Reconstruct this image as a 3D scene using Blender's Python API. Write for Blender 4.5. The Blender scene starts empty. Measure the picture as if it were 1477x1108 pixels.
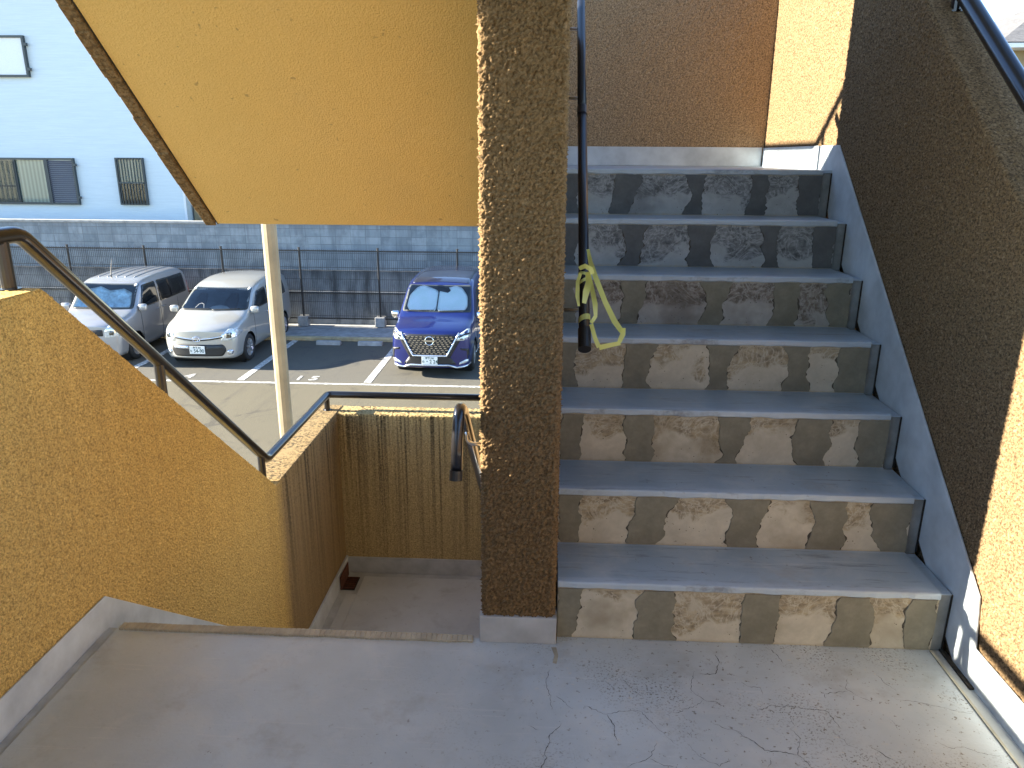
import bpy, bmesh, math, random
import numpy as np
from mathutils import Vector, Matrix, noise as mnoise
from mathutils.bvhtree import BVHTree
from mathutils.geometry import delaunay_2d_cdt
random.seed(7)
R = math.radians
SC = bpy.context.scene
COL = SC.collection

# ------------------------------------------------------------------ materials
class Mt:
    def __init__(s, name):
        s.m = bpy.data.materials.new(name); s.m.use_nodes = True
        s.nt = s.m.node_tree; s.b = s.nt.nodes['Principled BSDF']; s.out = s.nt.nodes['Material Output']
        s._co = None
    def n(s, t, ins=None, **props):
        nd = s.nt.nodes.new(t)
        for k, v in props.items(): setattr(nd, k, v)
        for k, v in (ins or {}).items(): s.set(nd.inputs[k], v)
        return nd
    def set(s, sock, v):
        if isinstance(v, bpy.types.NodeSocket): s.nt.links.new(v, sock)
        elif isinstance(v, (tuple, list)) and len(v) == 3 and sock.type == 'RGBA': sock.default_value = (*v, 1)
        else: sock.default_value = v
    def co(s):
        if s._co is None: s._co = s.n('ShaderNodeTexCoord').outputs['Object']
        return s._co
    def mapped(s, scale=(1, 1, 1), loc=(0, 0, 0), rot=(0, 0, 0)):
        return s.n('ShaderNodeMapping', {'Vector': s.co(), 'Scale': scale, 'Location': loc, 'Rotation': rot}).outputs[0]
    def noise(s, scale, detail=2, rough=.5, vec=None, dist=0):
        return s.n('ShaderNodeTexNoise', {'Vector': vec or s.co(), 'Scale': scale, 'Detail': detail, 'Roughness': rough, 'Distortion': dist}).outputs[0]
    def voro(s, scale, vec=None, feature='F1', rnd=1):
        return s.n('ShaderNodeTexVoronoi', {'Vector': vec or s.co(), 'Scale': scale, 'Randomness': rnd}, feature=feature).outputs['Distance']
    def ramp(s, fac, stops):
        nd = s.n('ShaderNodeValToRGB', {'Fac': fac}); el = nd.color_ramp.elements
        while len(el) < len(stops): el.new(.5)
        for e, (p, c) in zip(el, stops):
            e.position = p; e.color = (c, c, c, 1) if not isinstance(c, (tuple, list)) else (*c, 1)
        return nd.outputs[0]
    def mix(s, fac, a, b, blend='MIX'):
        nd = s.n('ShaderNodeMix', data_type='RGBA', blend_type=blend, clamp_factor=True)
        s.set(nd.inputs[0], fac); s.set(nd.inputs[6], a); s.set(nd.inputs[7], b)
        return nd.outputs[2]
    def math(s, op, a, b=0, c=None):
        nd = s.n('ShaderNodeMath', operation=op); s.set(nd.inputs[0], a); s.set(nd.inputs[1], b)
        if c is not None: s.set(nd.inputs[2], c)
        return nd.outputs[0]
    def xyz(s, vec=None):
        return s.n('ShaderNodeSeparateXYZ', {'Vector': vec or s.co()}).outputs
    def bump(s, h, strength, dist, nrm=None):
        nd = s.n('ShaderNodeBump', {'Height': h, 'Strength': strength, 'Distance': dist})
        if nrm is not None: s.set(nd.inputs['Normal'], nrm)
        return nd.outputs[0]
    def put(s, **k):
        for a, v in k.items(): s.set(s.b.inputs[a.replace('_', ' ')], v)
        return s

def simple(name, col, rough=.5, metal=0, var=.12, scale=30, coat=0, bump=0, spec=.5):
    m = Mt(name)
    nz = m.noise(scale, 4, .6)
    c = m.mix(m.ramp(nz, [(.3, 0), (.7, 1)]), tuple(x * (1 - var) for x in col), tuple(min(1, x * (1 + var)) for x in col))
    m.put(Base_Color=c, Roughness=rough, Metallic=metal, Specular_IOR_Level=spec)
    if coat: m.put(Coat_Weight=coat, Coat_Roughness=.05)
    if bump: m.put(Normal=m.bump(m.noise(scale * 4, 3), .4, bump))
    return m.m

def stucco(name, base, disp=0, streak=0, scale=52, bumpd=.007, top=None, gr=.6, band=False):
    m = Mt(name)
    warp = m.n('ShaderNodeVectorMath', {0: m.co(), 1: m.n('ShaderNodeVectorMath', {0: m.n('ShaderNodeTexNoise', {'Vector': m.co(), 'Scale': scale * .9}).outputs[1], 'Scale': .014}, operation='SCALE').outputs[0]}, operation='ADD').outputs[0]
    n1 = m.noise(scale, 4, .62)
    v = m.voro(scale * 1.3, vec=warp, feature='F1')
    v2 = m.voro(scale * 2.4, vec=warp, feature='F1')
    h = m.math('ADD', m.math('MULTIPLY', n1, .7), m.math('MULTIPLY', m.math('SUBTRACT', .75, v), .5))
    h = m.math('ADD', h, m.math('MULTIPLY', m.math('SUBTRACT', .6, v2), .22))
    fine = m.noise(scale * 3.2, 4, .65)
    big = m.noise(2.3, 4, .6)
    c = m.mix(m.ramp(fine, [(.3, 0), (.72, 1)]), tuple(x * .70 for x in base), tuple(min(1, x * 1.22) for x in base))
    c = m.mix(m.ramp(big, [(.3, .0), (.75, .35)]), c, tuple(x * y for x, y in zip(base, (.72, .74, .8))))
    # dark and pale speckle: crevice shade and lit grains put into the colour
    g = m.noise(scale * 1.5, 3, .6, vec=m.mapped(loc=(5, 2, 8)))
    c = m.mix(m.ramp(g, [(.48, 0), (.60, gr)]), c, tuple(x * .28 for x in base))
    g2 = m.noise(scale * 1.2, 3, .6, vec=m.mapped(loc=(1, 9, 3)))
    c = m.mix(m.ramp(g2, [(.56, 0), (.66, gr * .75)]), c, tuple(min(1, x * 1.55 + .03) for x in base))
    if streak:
        st = m.noise(1, 5, .62, vec=m.mapped((46, 46, .5)))
        st2 = m.noise(1, 3, .6, vec=m.mapped((7, 7, .35), loc=(3, 1, 0)))
        f = m.math('MULTIPLY', m.ramp(st, [(.47, 0), (.57, 1)]), m.ramp(st2, [(.32, .2), (.55, 1)]))
        f = m.math('MULTIPLY', f, m.ramp(g, [(.35, .55), (.6, 1)]))
        f = m.math('MULTIPLY', f, streak)
        y, z = m.xyz()[1], m.xyz()[2]
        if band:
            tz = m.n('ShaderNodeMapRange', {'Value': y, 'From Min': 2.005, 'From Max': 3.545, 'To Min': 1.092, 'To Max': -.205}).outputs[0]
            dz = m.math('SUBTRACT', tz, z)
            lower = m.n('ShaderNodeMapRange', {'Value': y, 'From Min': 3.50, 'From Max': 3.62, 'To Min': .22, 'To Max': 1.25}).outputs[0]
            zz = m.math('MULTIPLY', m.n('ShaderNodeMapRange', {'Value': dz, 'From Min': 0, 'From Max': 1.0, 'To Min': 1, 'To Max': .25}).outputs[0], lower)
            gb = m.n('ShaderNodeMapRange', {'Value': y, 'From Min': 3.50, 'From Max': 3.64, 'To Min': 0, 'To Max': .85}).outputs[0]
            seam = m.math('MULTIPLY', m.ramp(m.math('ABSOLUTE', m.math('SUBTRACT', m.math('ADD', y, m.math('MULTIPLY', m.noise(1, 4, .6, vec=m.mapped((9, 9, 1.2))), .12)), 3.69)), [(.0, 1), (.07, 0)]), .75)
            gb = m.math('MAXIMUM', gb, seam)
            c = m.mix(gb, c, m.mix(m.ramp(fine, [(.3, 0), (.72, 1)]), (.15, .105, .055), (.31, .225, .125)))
        else:
            zz = m.n('ShaderNodeMapRange', {'Value': z, 'From Min': top - 1.2, 'From Max': top, 'To Min': .25, 'To Max': 1.0}).outputs[0]
        f = m.math('MULTIPLY', f, zz)
        c = m.mix(f, c, (.04, .032, .02))
    m.put(Base_Color=c, Roughness=.92, Specular_IOR_Level=.2)
    nb = m.bump(fine, .45, .003)
    m.put(Normal=m.bump(h, 1, bumpd, nb) if not disp else m.bump(fine, .5, .003))
    if disp:
        d = m.n('ShaderNodeDisplacement', {'Height': h, 'Midlevel': .68, 'Scale': disp})
        m.nt.links.new(d.outputs[0], m.out.inputs['Displacement'])
        m.m.displacement_method = 'DISPLACEMENT'
    return m.m

M = {}
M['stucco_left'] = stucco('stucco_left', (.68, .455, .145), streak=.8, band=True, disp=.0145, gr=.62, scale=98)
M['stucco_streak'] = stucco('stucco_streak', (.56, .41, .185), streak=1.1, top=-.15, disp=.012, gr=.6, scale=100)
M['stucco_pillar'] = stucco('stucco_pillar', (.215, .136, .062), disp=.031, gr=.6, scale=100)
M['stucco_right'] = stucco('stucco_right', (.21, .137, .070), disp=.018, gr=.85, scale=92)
M['stucco_back'] = stucco('stucco_back', (.39, .272, .155), disp=.016, gr=.75, scale=95)
M['stucco_edge'] = stucco('stucco_edge', (.20, .13, .06), scale=40, bumpd=.01)

def soffit_mat():
    m = Mt('soffit_paint')
    f = m.noise(150, 3, .6); b = m.noise(1.6, 4, .6); p = m.noise(9, 5, .7)
    c = m.mix(m.ramp(f, [(.3, 0), (.7, 1)]), (.64, .425, .135), (.74, .51, .19))
    c = m.mix(m.ramp(b, [(.35, 0), (.75, .4)]), c, (.60, .40, .12))
    c = m.mix(m.ramp(p, [(.62, 0), (.74, .35)]), c, (.76, .56, .23))
    d = m.noise(1, 4, .6, vec=m.mapped((1.1, .5, .5), loc=(2, 5, 1)))
    c = m.mix(m.ramp(d, [(.55, 0), (.7, .3)]), c, (.47, .335, .15))
    k = m.ramp(m.noise(26, 2, .5, vec=m.mapped(loc=(3, 3, 3))), [(.71, 0), (.74, .6)])
    c = m.mix(k, c, (.30, .20, .08))
    m.put(Base_Color=c, Roughness=.85, Specular_IOR_Level=.25, Normal=m.bump(m.math('ADD', f, m.math('MULTIPLY', p, .4)), .9, .004))
    return m.m
M['soffit'] = soffit_mat()

def floor_mat(name, base=(.455, .505, .525), speck=1, wear=1, nosing=False):
    m = Mt(name)
    b1 = m.noise(1.7, 5, .6); b2 = m.noise(7, 6, .65, dist=.6); f = m.noise(90, 3, .6)
    c = m.mix(m.ramp(b1, [(.3, 0), (.72, 1)]), tuple(x * .80 for x in base), tuple(x * 1.14 for x in base))
    c = m.mix(m.ramp(b2, [(.50, 0), (.72, .40 * wear)]), c, (.58, .58, .55))
    c = m.mix(m.ramp(m.noise(5, 5, .7, vec=m.mapped(loc=(4, 2, 1))), [(.54, 0), (.72, .5 * wear)]), c, (.30, .285, .26))
    # long faint scuffs
    sc = m.noise(1, 4, .7, vec=m.mapped((3, 60, 3), rot=(0, 0, .5)))
    c = m.mix(m.ramp(sc, [(.60, 0), (.68, .3 * wear)]), c, (.62, .62, .60))
    dk = m.ramp(m.noise(33, 3, .7, vec=m.mapped(loc=(2, 8, 5))), [(.66, 0), (.69, .7)])
    c = m.mix(m.math('MULTIPLY', dk, m.ramp(m.noise(2.7, 2, .5, vec=m.mapped(loc=(6, 2, 9))), [(.45, 0), (.6, 1)])), c, (.14, .12, .10))
    if speck:
        area = m.ramp(m.noise(3.1, 3, .6), [(.5, 0), (.62, 1)])
        x = m.xyz()[0]
        side = m.n('ShaderNodeMapRange', {'Value': x, 'From Min': -.4, 'From Max': .4, 'To Min': .12, 'To Max': 1}).outputs[0]
        sp = m.ramp(m.noise(150, 2, .6), [(.575, 0), (.61, 1)])
        sp2 = m.ramp(m.noise(60, 3, .7, vec=m.mapped(loc=(9, 3, 0))), [(.63, 0), (.655, 1)])
        pat = m.math('MULTIPLY', m.math('MULTIPLY', sp, area), side)
        c = m.mix(m.math('MULTIPLY', pat, .8), c, (.10, .085, .06))
        c = m.mix(m.math('MULTIPLY', sp2, m.math('MULTIPLY', side, .75)), c, (.13, .10, .06))
        wh = m.ramp(m.noise(42, 2, .6, vec=m.mapped(loc=(1, 7, 0))), [(.665, 0), (.69, 1)])
        c = m.mix(m.math('MULTIPLY', m.math('MULTIPLY', wh, side), m.ramp(m.noise(2.3, 3, .6, vec=m.mapped(loc=(7, 1, 2))), [(.47, 0), (.58, .85)])), c, (.55, .52, .44))
    if nosing:   # pale bluish band along the tread edge, and a few dark scuffs across the going
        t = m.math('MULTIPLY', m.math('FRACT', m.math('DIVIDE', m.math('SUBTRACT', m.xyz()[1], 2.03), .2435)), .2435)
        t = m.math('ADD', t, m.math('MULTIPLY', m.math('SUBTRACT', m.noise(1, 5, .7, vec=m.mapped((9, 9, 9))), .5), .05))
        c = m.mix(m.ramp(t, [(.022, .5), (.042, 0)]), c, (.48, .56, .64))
        sc2 = m.noise(1, 5, .75, vec=m.mapped((4, 40, 4), loc=(2, 0, 0)))
        c = m.mix(m.ramp(sc2, [(.56, 0), (.68, .65)]), c, (.14, .145, .16))
    m.put(Base_Color=c, Roughness=m.ramp(b2, [(.3, .28), (.7, .48)]), Specular_IOR_Level=.5,
          Normal=m.bump(m.math('ADD', f, m.math('MULTIPLY', b2, 1.5)), .25, .002))
    return m.m
M['floor'] = floor_mat('floor_paint')
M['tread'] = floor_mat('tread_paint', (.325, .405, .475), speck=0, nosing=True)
M['lower_floor'] = floor_mat('lower_floor_paint', (.52, .54, .54), speck=0)
M['block'] = simple('gutter_block_paint', (.20, .215, .215), .6, var=.3, scale=14, bump=.002)
M['skirt'] = simple('skirting_paint', (.50, .545, .57), .45, var=.22, scale=6, bump=.002)
M['skirt_dark'] = simple('skirting_grey', (.42, .43, .43), .5, var=.18, scale=9, bump=.002)
M['gutter'] = simple('gutter_paint', (.37, .39, .39), .5, var=.22, scale=9, bump=.002)
M['joint_dark'] = simple('dark_joint', (.035, .028, .02), .95, var=.4, scale=60)  # near-black, for joint lines and the drip groove
M['crack'] = simple('crack_dark', (.05, .042, .035), .95, var=.3, scale=60)
M['lip'] = simple('nosing_mortar', (.36, .33, .25), .7, var=.25, scale=18, bump=.003)

def riser_mat(name, light, mid, dark, lvl, amt):
    m = Mt(name)
    rnd = m.n('ShaderNodeObjectInfo').outputs['Random']
    off = m.n('ShaderNodeCombineXYZ', {0: m.math('MULTIPLY', rnd, 37.0), 2: m.math('MULTIPLY', rnd, 0)}).outputs[0]
    vec = m.n('ShaderNodeVectorMath', {0: m.co(), 1: off}, operation='ADD').outputs[0]
    z = m.xyz()[2]
    n1 = m.noise(9, 5, .65, vec=vec, dist=.5); n2 = m.noise(45, 5, .7, vec=vec); n3 = m.noise(4.5, 3, .5, vec=vec)
    c = m.mix(m.ramp(n1, [(.3, 0), (.7, 1)]), tuple(x * .8 for x in light), tuple(min(1, x * 1.12) for x in light))
    c = m.mix(m.ramp(n2, [(.35, .3), (.6, 0)]), c, tuple(x * .72 for x in light))
    # old adhesive / soot left on the upper half, combed in arcs
    edge = m.math('ADD', z, m.math('ADD', m.math('MULTIPLY', m.math('SUBTRACT', n3, .5), .42), m.math('MULTIPLY', m.math('SUBTRACT', n1, .5), .16)))
    mask = m.n('ShaderNodeMapRange', {'Value': edge, 'From Min': lvl, 'From Max': lvl + .035}, interpolation_type='SMOOTHSTEP').outputs[0]
    w = m.n('ShaderNodeTexNoise', {'Vector': m.n('ShaderNodeVectorMath', {0: vec, 1: (7, 1, 26)}, operation='MULTIPLY').outputs[0], 'Scale': 1, 'Detail': 5, 'Roughness': .65, 'Distortion': 2.6}).outputs[0]
    st = m.mix(m.ramp(w, [(.36, 0), (.62, 1)]), dark, mid)
    st = m.mix(m.ramp(n2, [(.45, 0), (.7, .8)]), st, tuple(x * .9 for x in light))
    st = m.mix(m.ramp(m.noise(14, 5, .7, vec=vec), [(.5, 0), (.68, .7)]), st, tuple(x * .6 for x in dark))
    sw_ = m.noise(7, 3, .55, vec=vec, dist=5)
    st = m.mix(m.ramp(sw_, [(.44, 0), (.49, .75), (.54, 0)]), st, tuple(x * .95 for x in light))
    c = m.mix(m.math('MULTIPLY', mask, amt), c, st)
    ed = m.math('ADD', m.math('ABSOLUTE', m.math('SUBTRACT', z, .0895)), m.math('MULTIPLY', m.math('SUBTRACT', n2, .5), .03))
    c = m.mix(m.ramp(ed, [(.080, 0), (.089, .8)]), c, (.40, .35, .25))
    # damp blotches and a few hairline drips
    bl = m.noise(3.4, 4, .6, vec=m.n('ShaderNodeVectorMath', {0: vec, 1: (3.3, 1.7, 5.1)}, operation='ADD').outputs[0])
    c = m.mix(m.ramp(bl, [(.52, 0), (.66, .55)]), c, tuple(x * .55 for x in mid))
    pit = m.ramp(m.voro(70, vec=vec), [(.10, 1), (.16, 0)])
    pk = m.ramp(m.noise(13, 2, .5, vec=vec), [(.5, 0), (.6, 1)])
    c = m.mix(m.math('MULTIPLY', m.math('MULTIPLY', pit, pk), .85), c, (.06, .05, .04))
    m.put(Base_Color=c, Roughness=.88, Specular_IOR_Level=.25,
          Normal=m.bump(m.math('ADD', m.math('MULTIPLY', n2, .8), m.math('MULTIPLY', mask, .1)), .5, .003))
    return m.m
M['riser_warm'] = riser_mat('riser_warm', (.55, .505, .40), (.40, .325, .20), (.17, .135, .085), .095, .9)
M['riser_brown'] = riser_mat('riser_brown', (.42, .40, .36), (.23, .195, .155), (.09, .068, .05), .045, .92)
M['riser_shaded'] = riser_mat('riser_shaded', (.44, .455, .455), (.23, .24, .245), (.07, .075, .078), .045, .92)  # upper risers: same concrete, cool dim shade put into the tints

def mortar(name, base):
    m = Mt(name)
    n1 = m.noise(11, 5, .6); n2 = m.noise(60, 4, .7)
    c = m.mix(m.ramp(n1, [(.3, 0), (.7, 1)]), tuple(x * .78 for x in base), tuple(x * 1.2 for x in base))
    c = m.mix(m.ramp(n2, [(.4, .25), (.65, 0)]), c, tuple(x * .6 for x in base))
    m.put(Base_Color=c, Roughness=.85, Specular_IOR_Level=.25, Normal=m.bump(m.math('ADD', n1, m.math('MULTIPLY', n2, .3)), .5, .004))
    return m.m
M['mortar'] = mortar('fresh_mortar', (.225, .212, .16))
M['mortar_shaded'] = mortar('shaded_mortar', (.135, .14, .14))  # mortar of the upper risers, cool shade put into its colour
M['mortar_rim'] = mortar('mortar_rim', (.085, .075, .058))

M['rail'] = simple('rail_metal', (.035, .035, .04), .28, metal=.75, var=.05, coat=.4)
M['rail_black'] = simple('rail_black', (.008, .010, .016), .38, var=.1, coat=.12)
M['steel'] = simple('stainless', (.55, .54, .52), .28, metal=1, var=.05)
M['cap'] = simple('rubber_cap', (.012, .012, .012), .4, var=.1)
M['post_cream'] = simple('cream_paint', (.31, .255, .17), .45, var=.16, scale=5)
def ribbon_mat():
    m = Mt('yellow_tape')
    m.put(Base_Color=m.mix(m.noise(40, 3), (.80, .82, .17), (.90, .90, .36)), Roughness=.35, Transmission_Weight=0, Alpha=1)
    tr = m.n('ShaderNodeBsdfTranslucent', {'Color': (.75, .75, .22)})
    mx = m.n('ShaderNodeMixShader', {'Fac': .35}); m.nt.links.new(m.b.outputs[0], mx.inputs[1]); m.nt.links.new(tr.outputs[0], mx.inputs[2])
    m.nt.links.new(mx.outputs[0], m.out.inputs[0]); return m.m
M['tape'] = ribbon_mat()
def rust_mat():
    m = Mt('rust'); n = m.noise(35, 5, .7)
    m.put(Base_Color=m.ramp(n, [(.3, (.03, .012, .008)), (.55, (.10, .03, .015)), (.75, (.16, .06, .025))]), Roughness=.9, Normal=m.bump(n, .6, .004)); return m.m
M['rust'] = rust_mat()
M['black'] = simple('black_plastic', (.012, .012, .013), .5, var=.1)
M['void'] = simple('drain_dark', (.008, .006, .005), .9)

def asphalt():
    m = Mt('asphalt')
    f = m.noise(60, 4, .75); b = m.noise(.45, 5, .6); p = m.noise(4, 5, .7)
    c = m.mix(m.ramp(f, [(.3, 0), (.7, 1)]), (.050, .045, .032), (.175, .152, .10))
    c = m.mix(m.ramp(b, [(.35, 0), (.7, .35)]), c, (.135, .118, .08))
    c = m.mix(m.ramp(p, [(.58, 0), (.75, .35)]), c, (.05, .047, .04))
    oil = m.ramp(m.noise(1.1, 4, .6, vec=m.mapped(loc=(3, 4, 0)), dist=.8), [(.60, 0), (.68, .6)])
    c = m.mix(oil, c, (.045, .042, .035))
    c = m.mix(m.ramp(m.noise(1, 4, .65, vec=m.mapped((3.5, .25, 1), loc=(1, 0, 0))), [(.55, 0), (.66, .35)]), c, (.06, .056, .046))
    # shade over the bays, put into the asphalt colour
    y = m.xyz()[1]
    bay = m.n('ShaderNodeMapRange', {'Value': y, 'From Min': 14.45, 'From Max': 14.5}).outputs[0]
    c = m.mix(m.math('MULTIPLY', bay, .4), c, m.mix(m.ramp(f, [(.3, 0), (.7, 1)]), (.05, .052, .056), (.11, .115, .12)))
    m.put(Base_Color=c, Roughness=.9, Specular_IOR_Level=.3, Normal=m.bump(f, .7, .01)); return m.m
M['asphalt'] = asphalt()
def linepaint():
    m = Mt('line_paint')
    n = m.noise(14, 6, .75)
    c = m.mix(m.ramp(n, [(.42, 1), (.62, 0)]), (.72, .72, .68), (.24, .235, .22))
    m.put(Base_Color=c, Roughness=.75); return m.m
M['line'] = linepaint()
M['concrete'] = simple('kerb_concrete', (.44, .35, .20), .85, var=.25, scale=6, bump=.004)
M['concrete_grey'] = simple('grey_concrete', (.30, .30, .29), .85, var=.25, scale=6, bump=.004)

def blocks():
    m = Mt('concrete_blocks')
    s = m.xyz()
    v = m.n('ShaderNodeCombineXYZ', {0: s[0], 1: s[2], 2: 0.0}).outputs[0]
    br = m.n('ShaderNodeTexBrick', {'Vector': v, 'Color1': (.17, .205, .23), 'Color2': (.25, .285, .31), 'Mortar': (.12, .14, .155), 'Scale': 1, 'Mortar Size': .007, 'Mortar Smooth': .3, 'Bias': 0, 'Brick Width': .4, 'Row Height': .2}, offset=.0)
    st = m.noise(1, 5, .65, vec=m.mapped((5, 5, 1.1))); n = m.noise(2.2, 6, .7)
    z = s[2]
    topm = m.n('ShaderNodeMapRange', {'Value': m.math('ADD', z, m.math('MULTIPLY', m.noise(1, 4, .7, vec=m.mapped((7, 7, .5))), .5)), 'From Min': -.22, 'From Max': .06}).outputs[0]
    c = m.mix(m.ramp(st, [(.42, 0), (.64, .75)]), br.outputs[0], (.13, .15, .17))
    c = m.mix(m.ramp(n, [(.5, 0), (.72, .5)]), c, (.36, .40, .42))
    c = m.mix(m.math('MULTIPLY', topm, .65), c, (.11, .115, .125))
    m.put(Base_Color=c, Roughness=.9, Normal=m.bump(m.math('SUBTRACT', m.noise(40, 4, .7), m.math('MULTIPLY', br.outputs[1], .8)), .5, .006)); return m.m
M['blocks'] = blocks()
def oldconc():
    m = Mt('stained_concrete')
    s = m.xyz()
    st = m.noise(1, 6, .65, vec=m.mapped((3.2, 3, .55))); n = m.noise(1.3, 6, .7); f = m.noise(30, 4, .7)
    c = m.mix(m.ramp(n, [(.3, 0), (.7, 1)]), (.14, .15, .155), (.31, .32, .32))
    c = m.mix(m.ramp(st, [(.48, 0), (.66, .9)]), c, (.05, .052, .054))
    topm = m.n('ShaderNodeMapRange', {'Value': m.math('ADD', s[2], m.math('MULTIPLY', m.noise(1, 5, .7, vec=m.mapped((2.2, 2, .2))), .7)), 'From Min': -1.35, 'From Max': -1.05}).outputs[0]
    c = m.mix(m.math('MULTIPLY', topm, .8), c, (.045, .047, .05))
    m.put(Base_Color=c, Roughness=.92, Normal=m.bump(f, .5, .01)); return m.m
M['old_concrete'] = oldconc()
M['fence'] = simple('fence_steel', (.035, .032, .03), .5, metal=.3, var=.15)

def siding():
    m = Mt('white_siding'); s = m.xyz()
    n = m.noise(1, 4, .7, vec=m.mapped((1.5, 1.5, 26))); b = m.noise(.6, 4, .6)
    c = m.mix(m.ramp(n, [(.35, 0), (.65, 1)]), (.54, .63, .68), (.60, .69, .735))
    jz = m.math('FRACT', m.math('DIVIDE', s[2], .455)); 
    j = m.ramp(jz, [(.0, 1), (.025, 0)])
    c = m.mix(m.math('MULTIPLY', j, .05), c, (.5, .52, .55))
    c = m.mix(m.ramp(b, [(.4, 0), (.75, .25)]), c, (.52, .61, .66))
    m.put(Base_Color=c, Roughness=.6, Normal=m.bump(n, .5, .01)); return m.m
M['siding'] = siding()
M['beige_wall'] = simple('beige_wall', (.27, .22, .13), .8, var=.1, scale=4)
M['frame_dark'] = simple('dark_aluminium', (.05, .06, .065), .45, metal=.3, var=.06)
M['shutter'] = simple('slate_shutter', (.13, .15, .21), .45, var=.06)
M['panel_white'] = simple('white_panel', (.72, .75, .78), .5, var=.04)
def curtain():
    m = Mt('curtain'); w = m.n('ShaderNodeTexWave', {'Vector': m.mapped((1, 0, .05)), 'Scale': 2.6, 'Distortion': 1.5, 'Detail': 2}, bands_direction='X').outputs[1]
    m.put(Base_Color=m.mix(w, (.36, .40, .38), (.62, .66, .62)), Roughness=.9); return m.m
M['curtain'] = curtain()
M['curtain_grey'] = simple('grey_curtain', (.16, .18, .175), .9, var=.2, scale=9)
def glass(name, tint, clear):
    m = Mt(name)
    for nd in (m.b,): m.nt.nodes.remove(nd)
    tr = m.n('ShaderNodeBsdfTransparent', {'Color': tint}); gl = m.n('ShaderNodeBsdfGlossy', {'Color': (1, 1, 1), 'Roughness': .03})
    fr = m.n('ShaderNodeFresnel', {'IOR': 1.5}); mx = m.n('ShaderNodeMixShader')
    m.nt.links.new(fr.outputs[0], mx.inputs[0]); m.nt.links.new(tr.outputs[0], mx.inputs[1]); m.nt.links.new(gl.outputs[0], mx.inputs[2])
    m.nt.links.new(mx.outputs[0], m.out.inputs[0]); return m.m
M['glass'] = glass('window_glass', (.75, .82, .82), .7)
M['glass_car'] = glass('car_glass', (.93, .97, .96), .7)
def paint(name, col, metal, rough=.3):
    m = Mt(name); n = m.noise(900, 2)
    m.put(Base_Color=m.mix(n, tuple(x * .93 for x in col), col), Metallic=metal, Roughness=rough, Coat_Weight=1, Coat_Roughness=.04); return m.m
M['silver'] = paint('silver_paint', (.40, .395, .37), .4, .36)
M['silver_cool'] = paint('silver_lilac_paint', (.35, .35, .36), .45, .34)
M['blue'] = paint('blue_paint', (.005, .012, .11), .3, .3)
M['blue_dark'] = paint('roof_blue', (.02, .022, .05), .4, .35)
M['chrome'] = simple('chrome', (.75, .75, .76), .1, metal=1, var=.03)
M['silver_trim'] = simple('silver_trim', (.62, .66, .72), .22, metal=.8, var=.03)
M['dark_glass'] = simple('privacy_glass', (.008, .010, .012), .06, var=.05, coat=.5)
M['interior'] = simple('car_interior', (.035, .042, .045), .7, var=.4, scale=5)
M['tyre'] = simple('tyre', (.018, .018, .018), .8, var=.15)
M['rim'] = simple('wheel_rim', (.42, .42, .42), .35, metal=.7, var=.05)
M['lamp'] = simple('headlamp_lens', (.62, .66, .66), .12, metal=.35, var=.3, scale=26, coat=1)
M['lamp_bulb'] = simple('headlamp_bowl', (.16, .17, .17), .15, metal=.9, var=.3)
M['plate'] = simple('plate_white', (.74, .76, .74), .5, var=.03)
M['plate_ink'] = simple('plate_green', (.01, .05, .035), .6)
M['shade'] = simple('sunshade_foil', (.95, 1, .93), .4, metal=0, var=.06, scale=4)
M['shade_white'] = simple('crumpled_shade', (.55, .66, .70), .3, metal=.35, var=.35, scale=9, bump=.02)
M['red'] = simple('tail_lamp', (.45, .01, .02), .2, coat=1)
M['white_sticker'] = simple('sticker', (.8, .8, .78), .6)
M['tile_roof'] = simple('tile_roof', (.12, .115, .11), .7, var=.3, scale=8, bump=.02)
M['trunk'] = simple('bark', (.08, .06, .04), .9)

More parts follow.
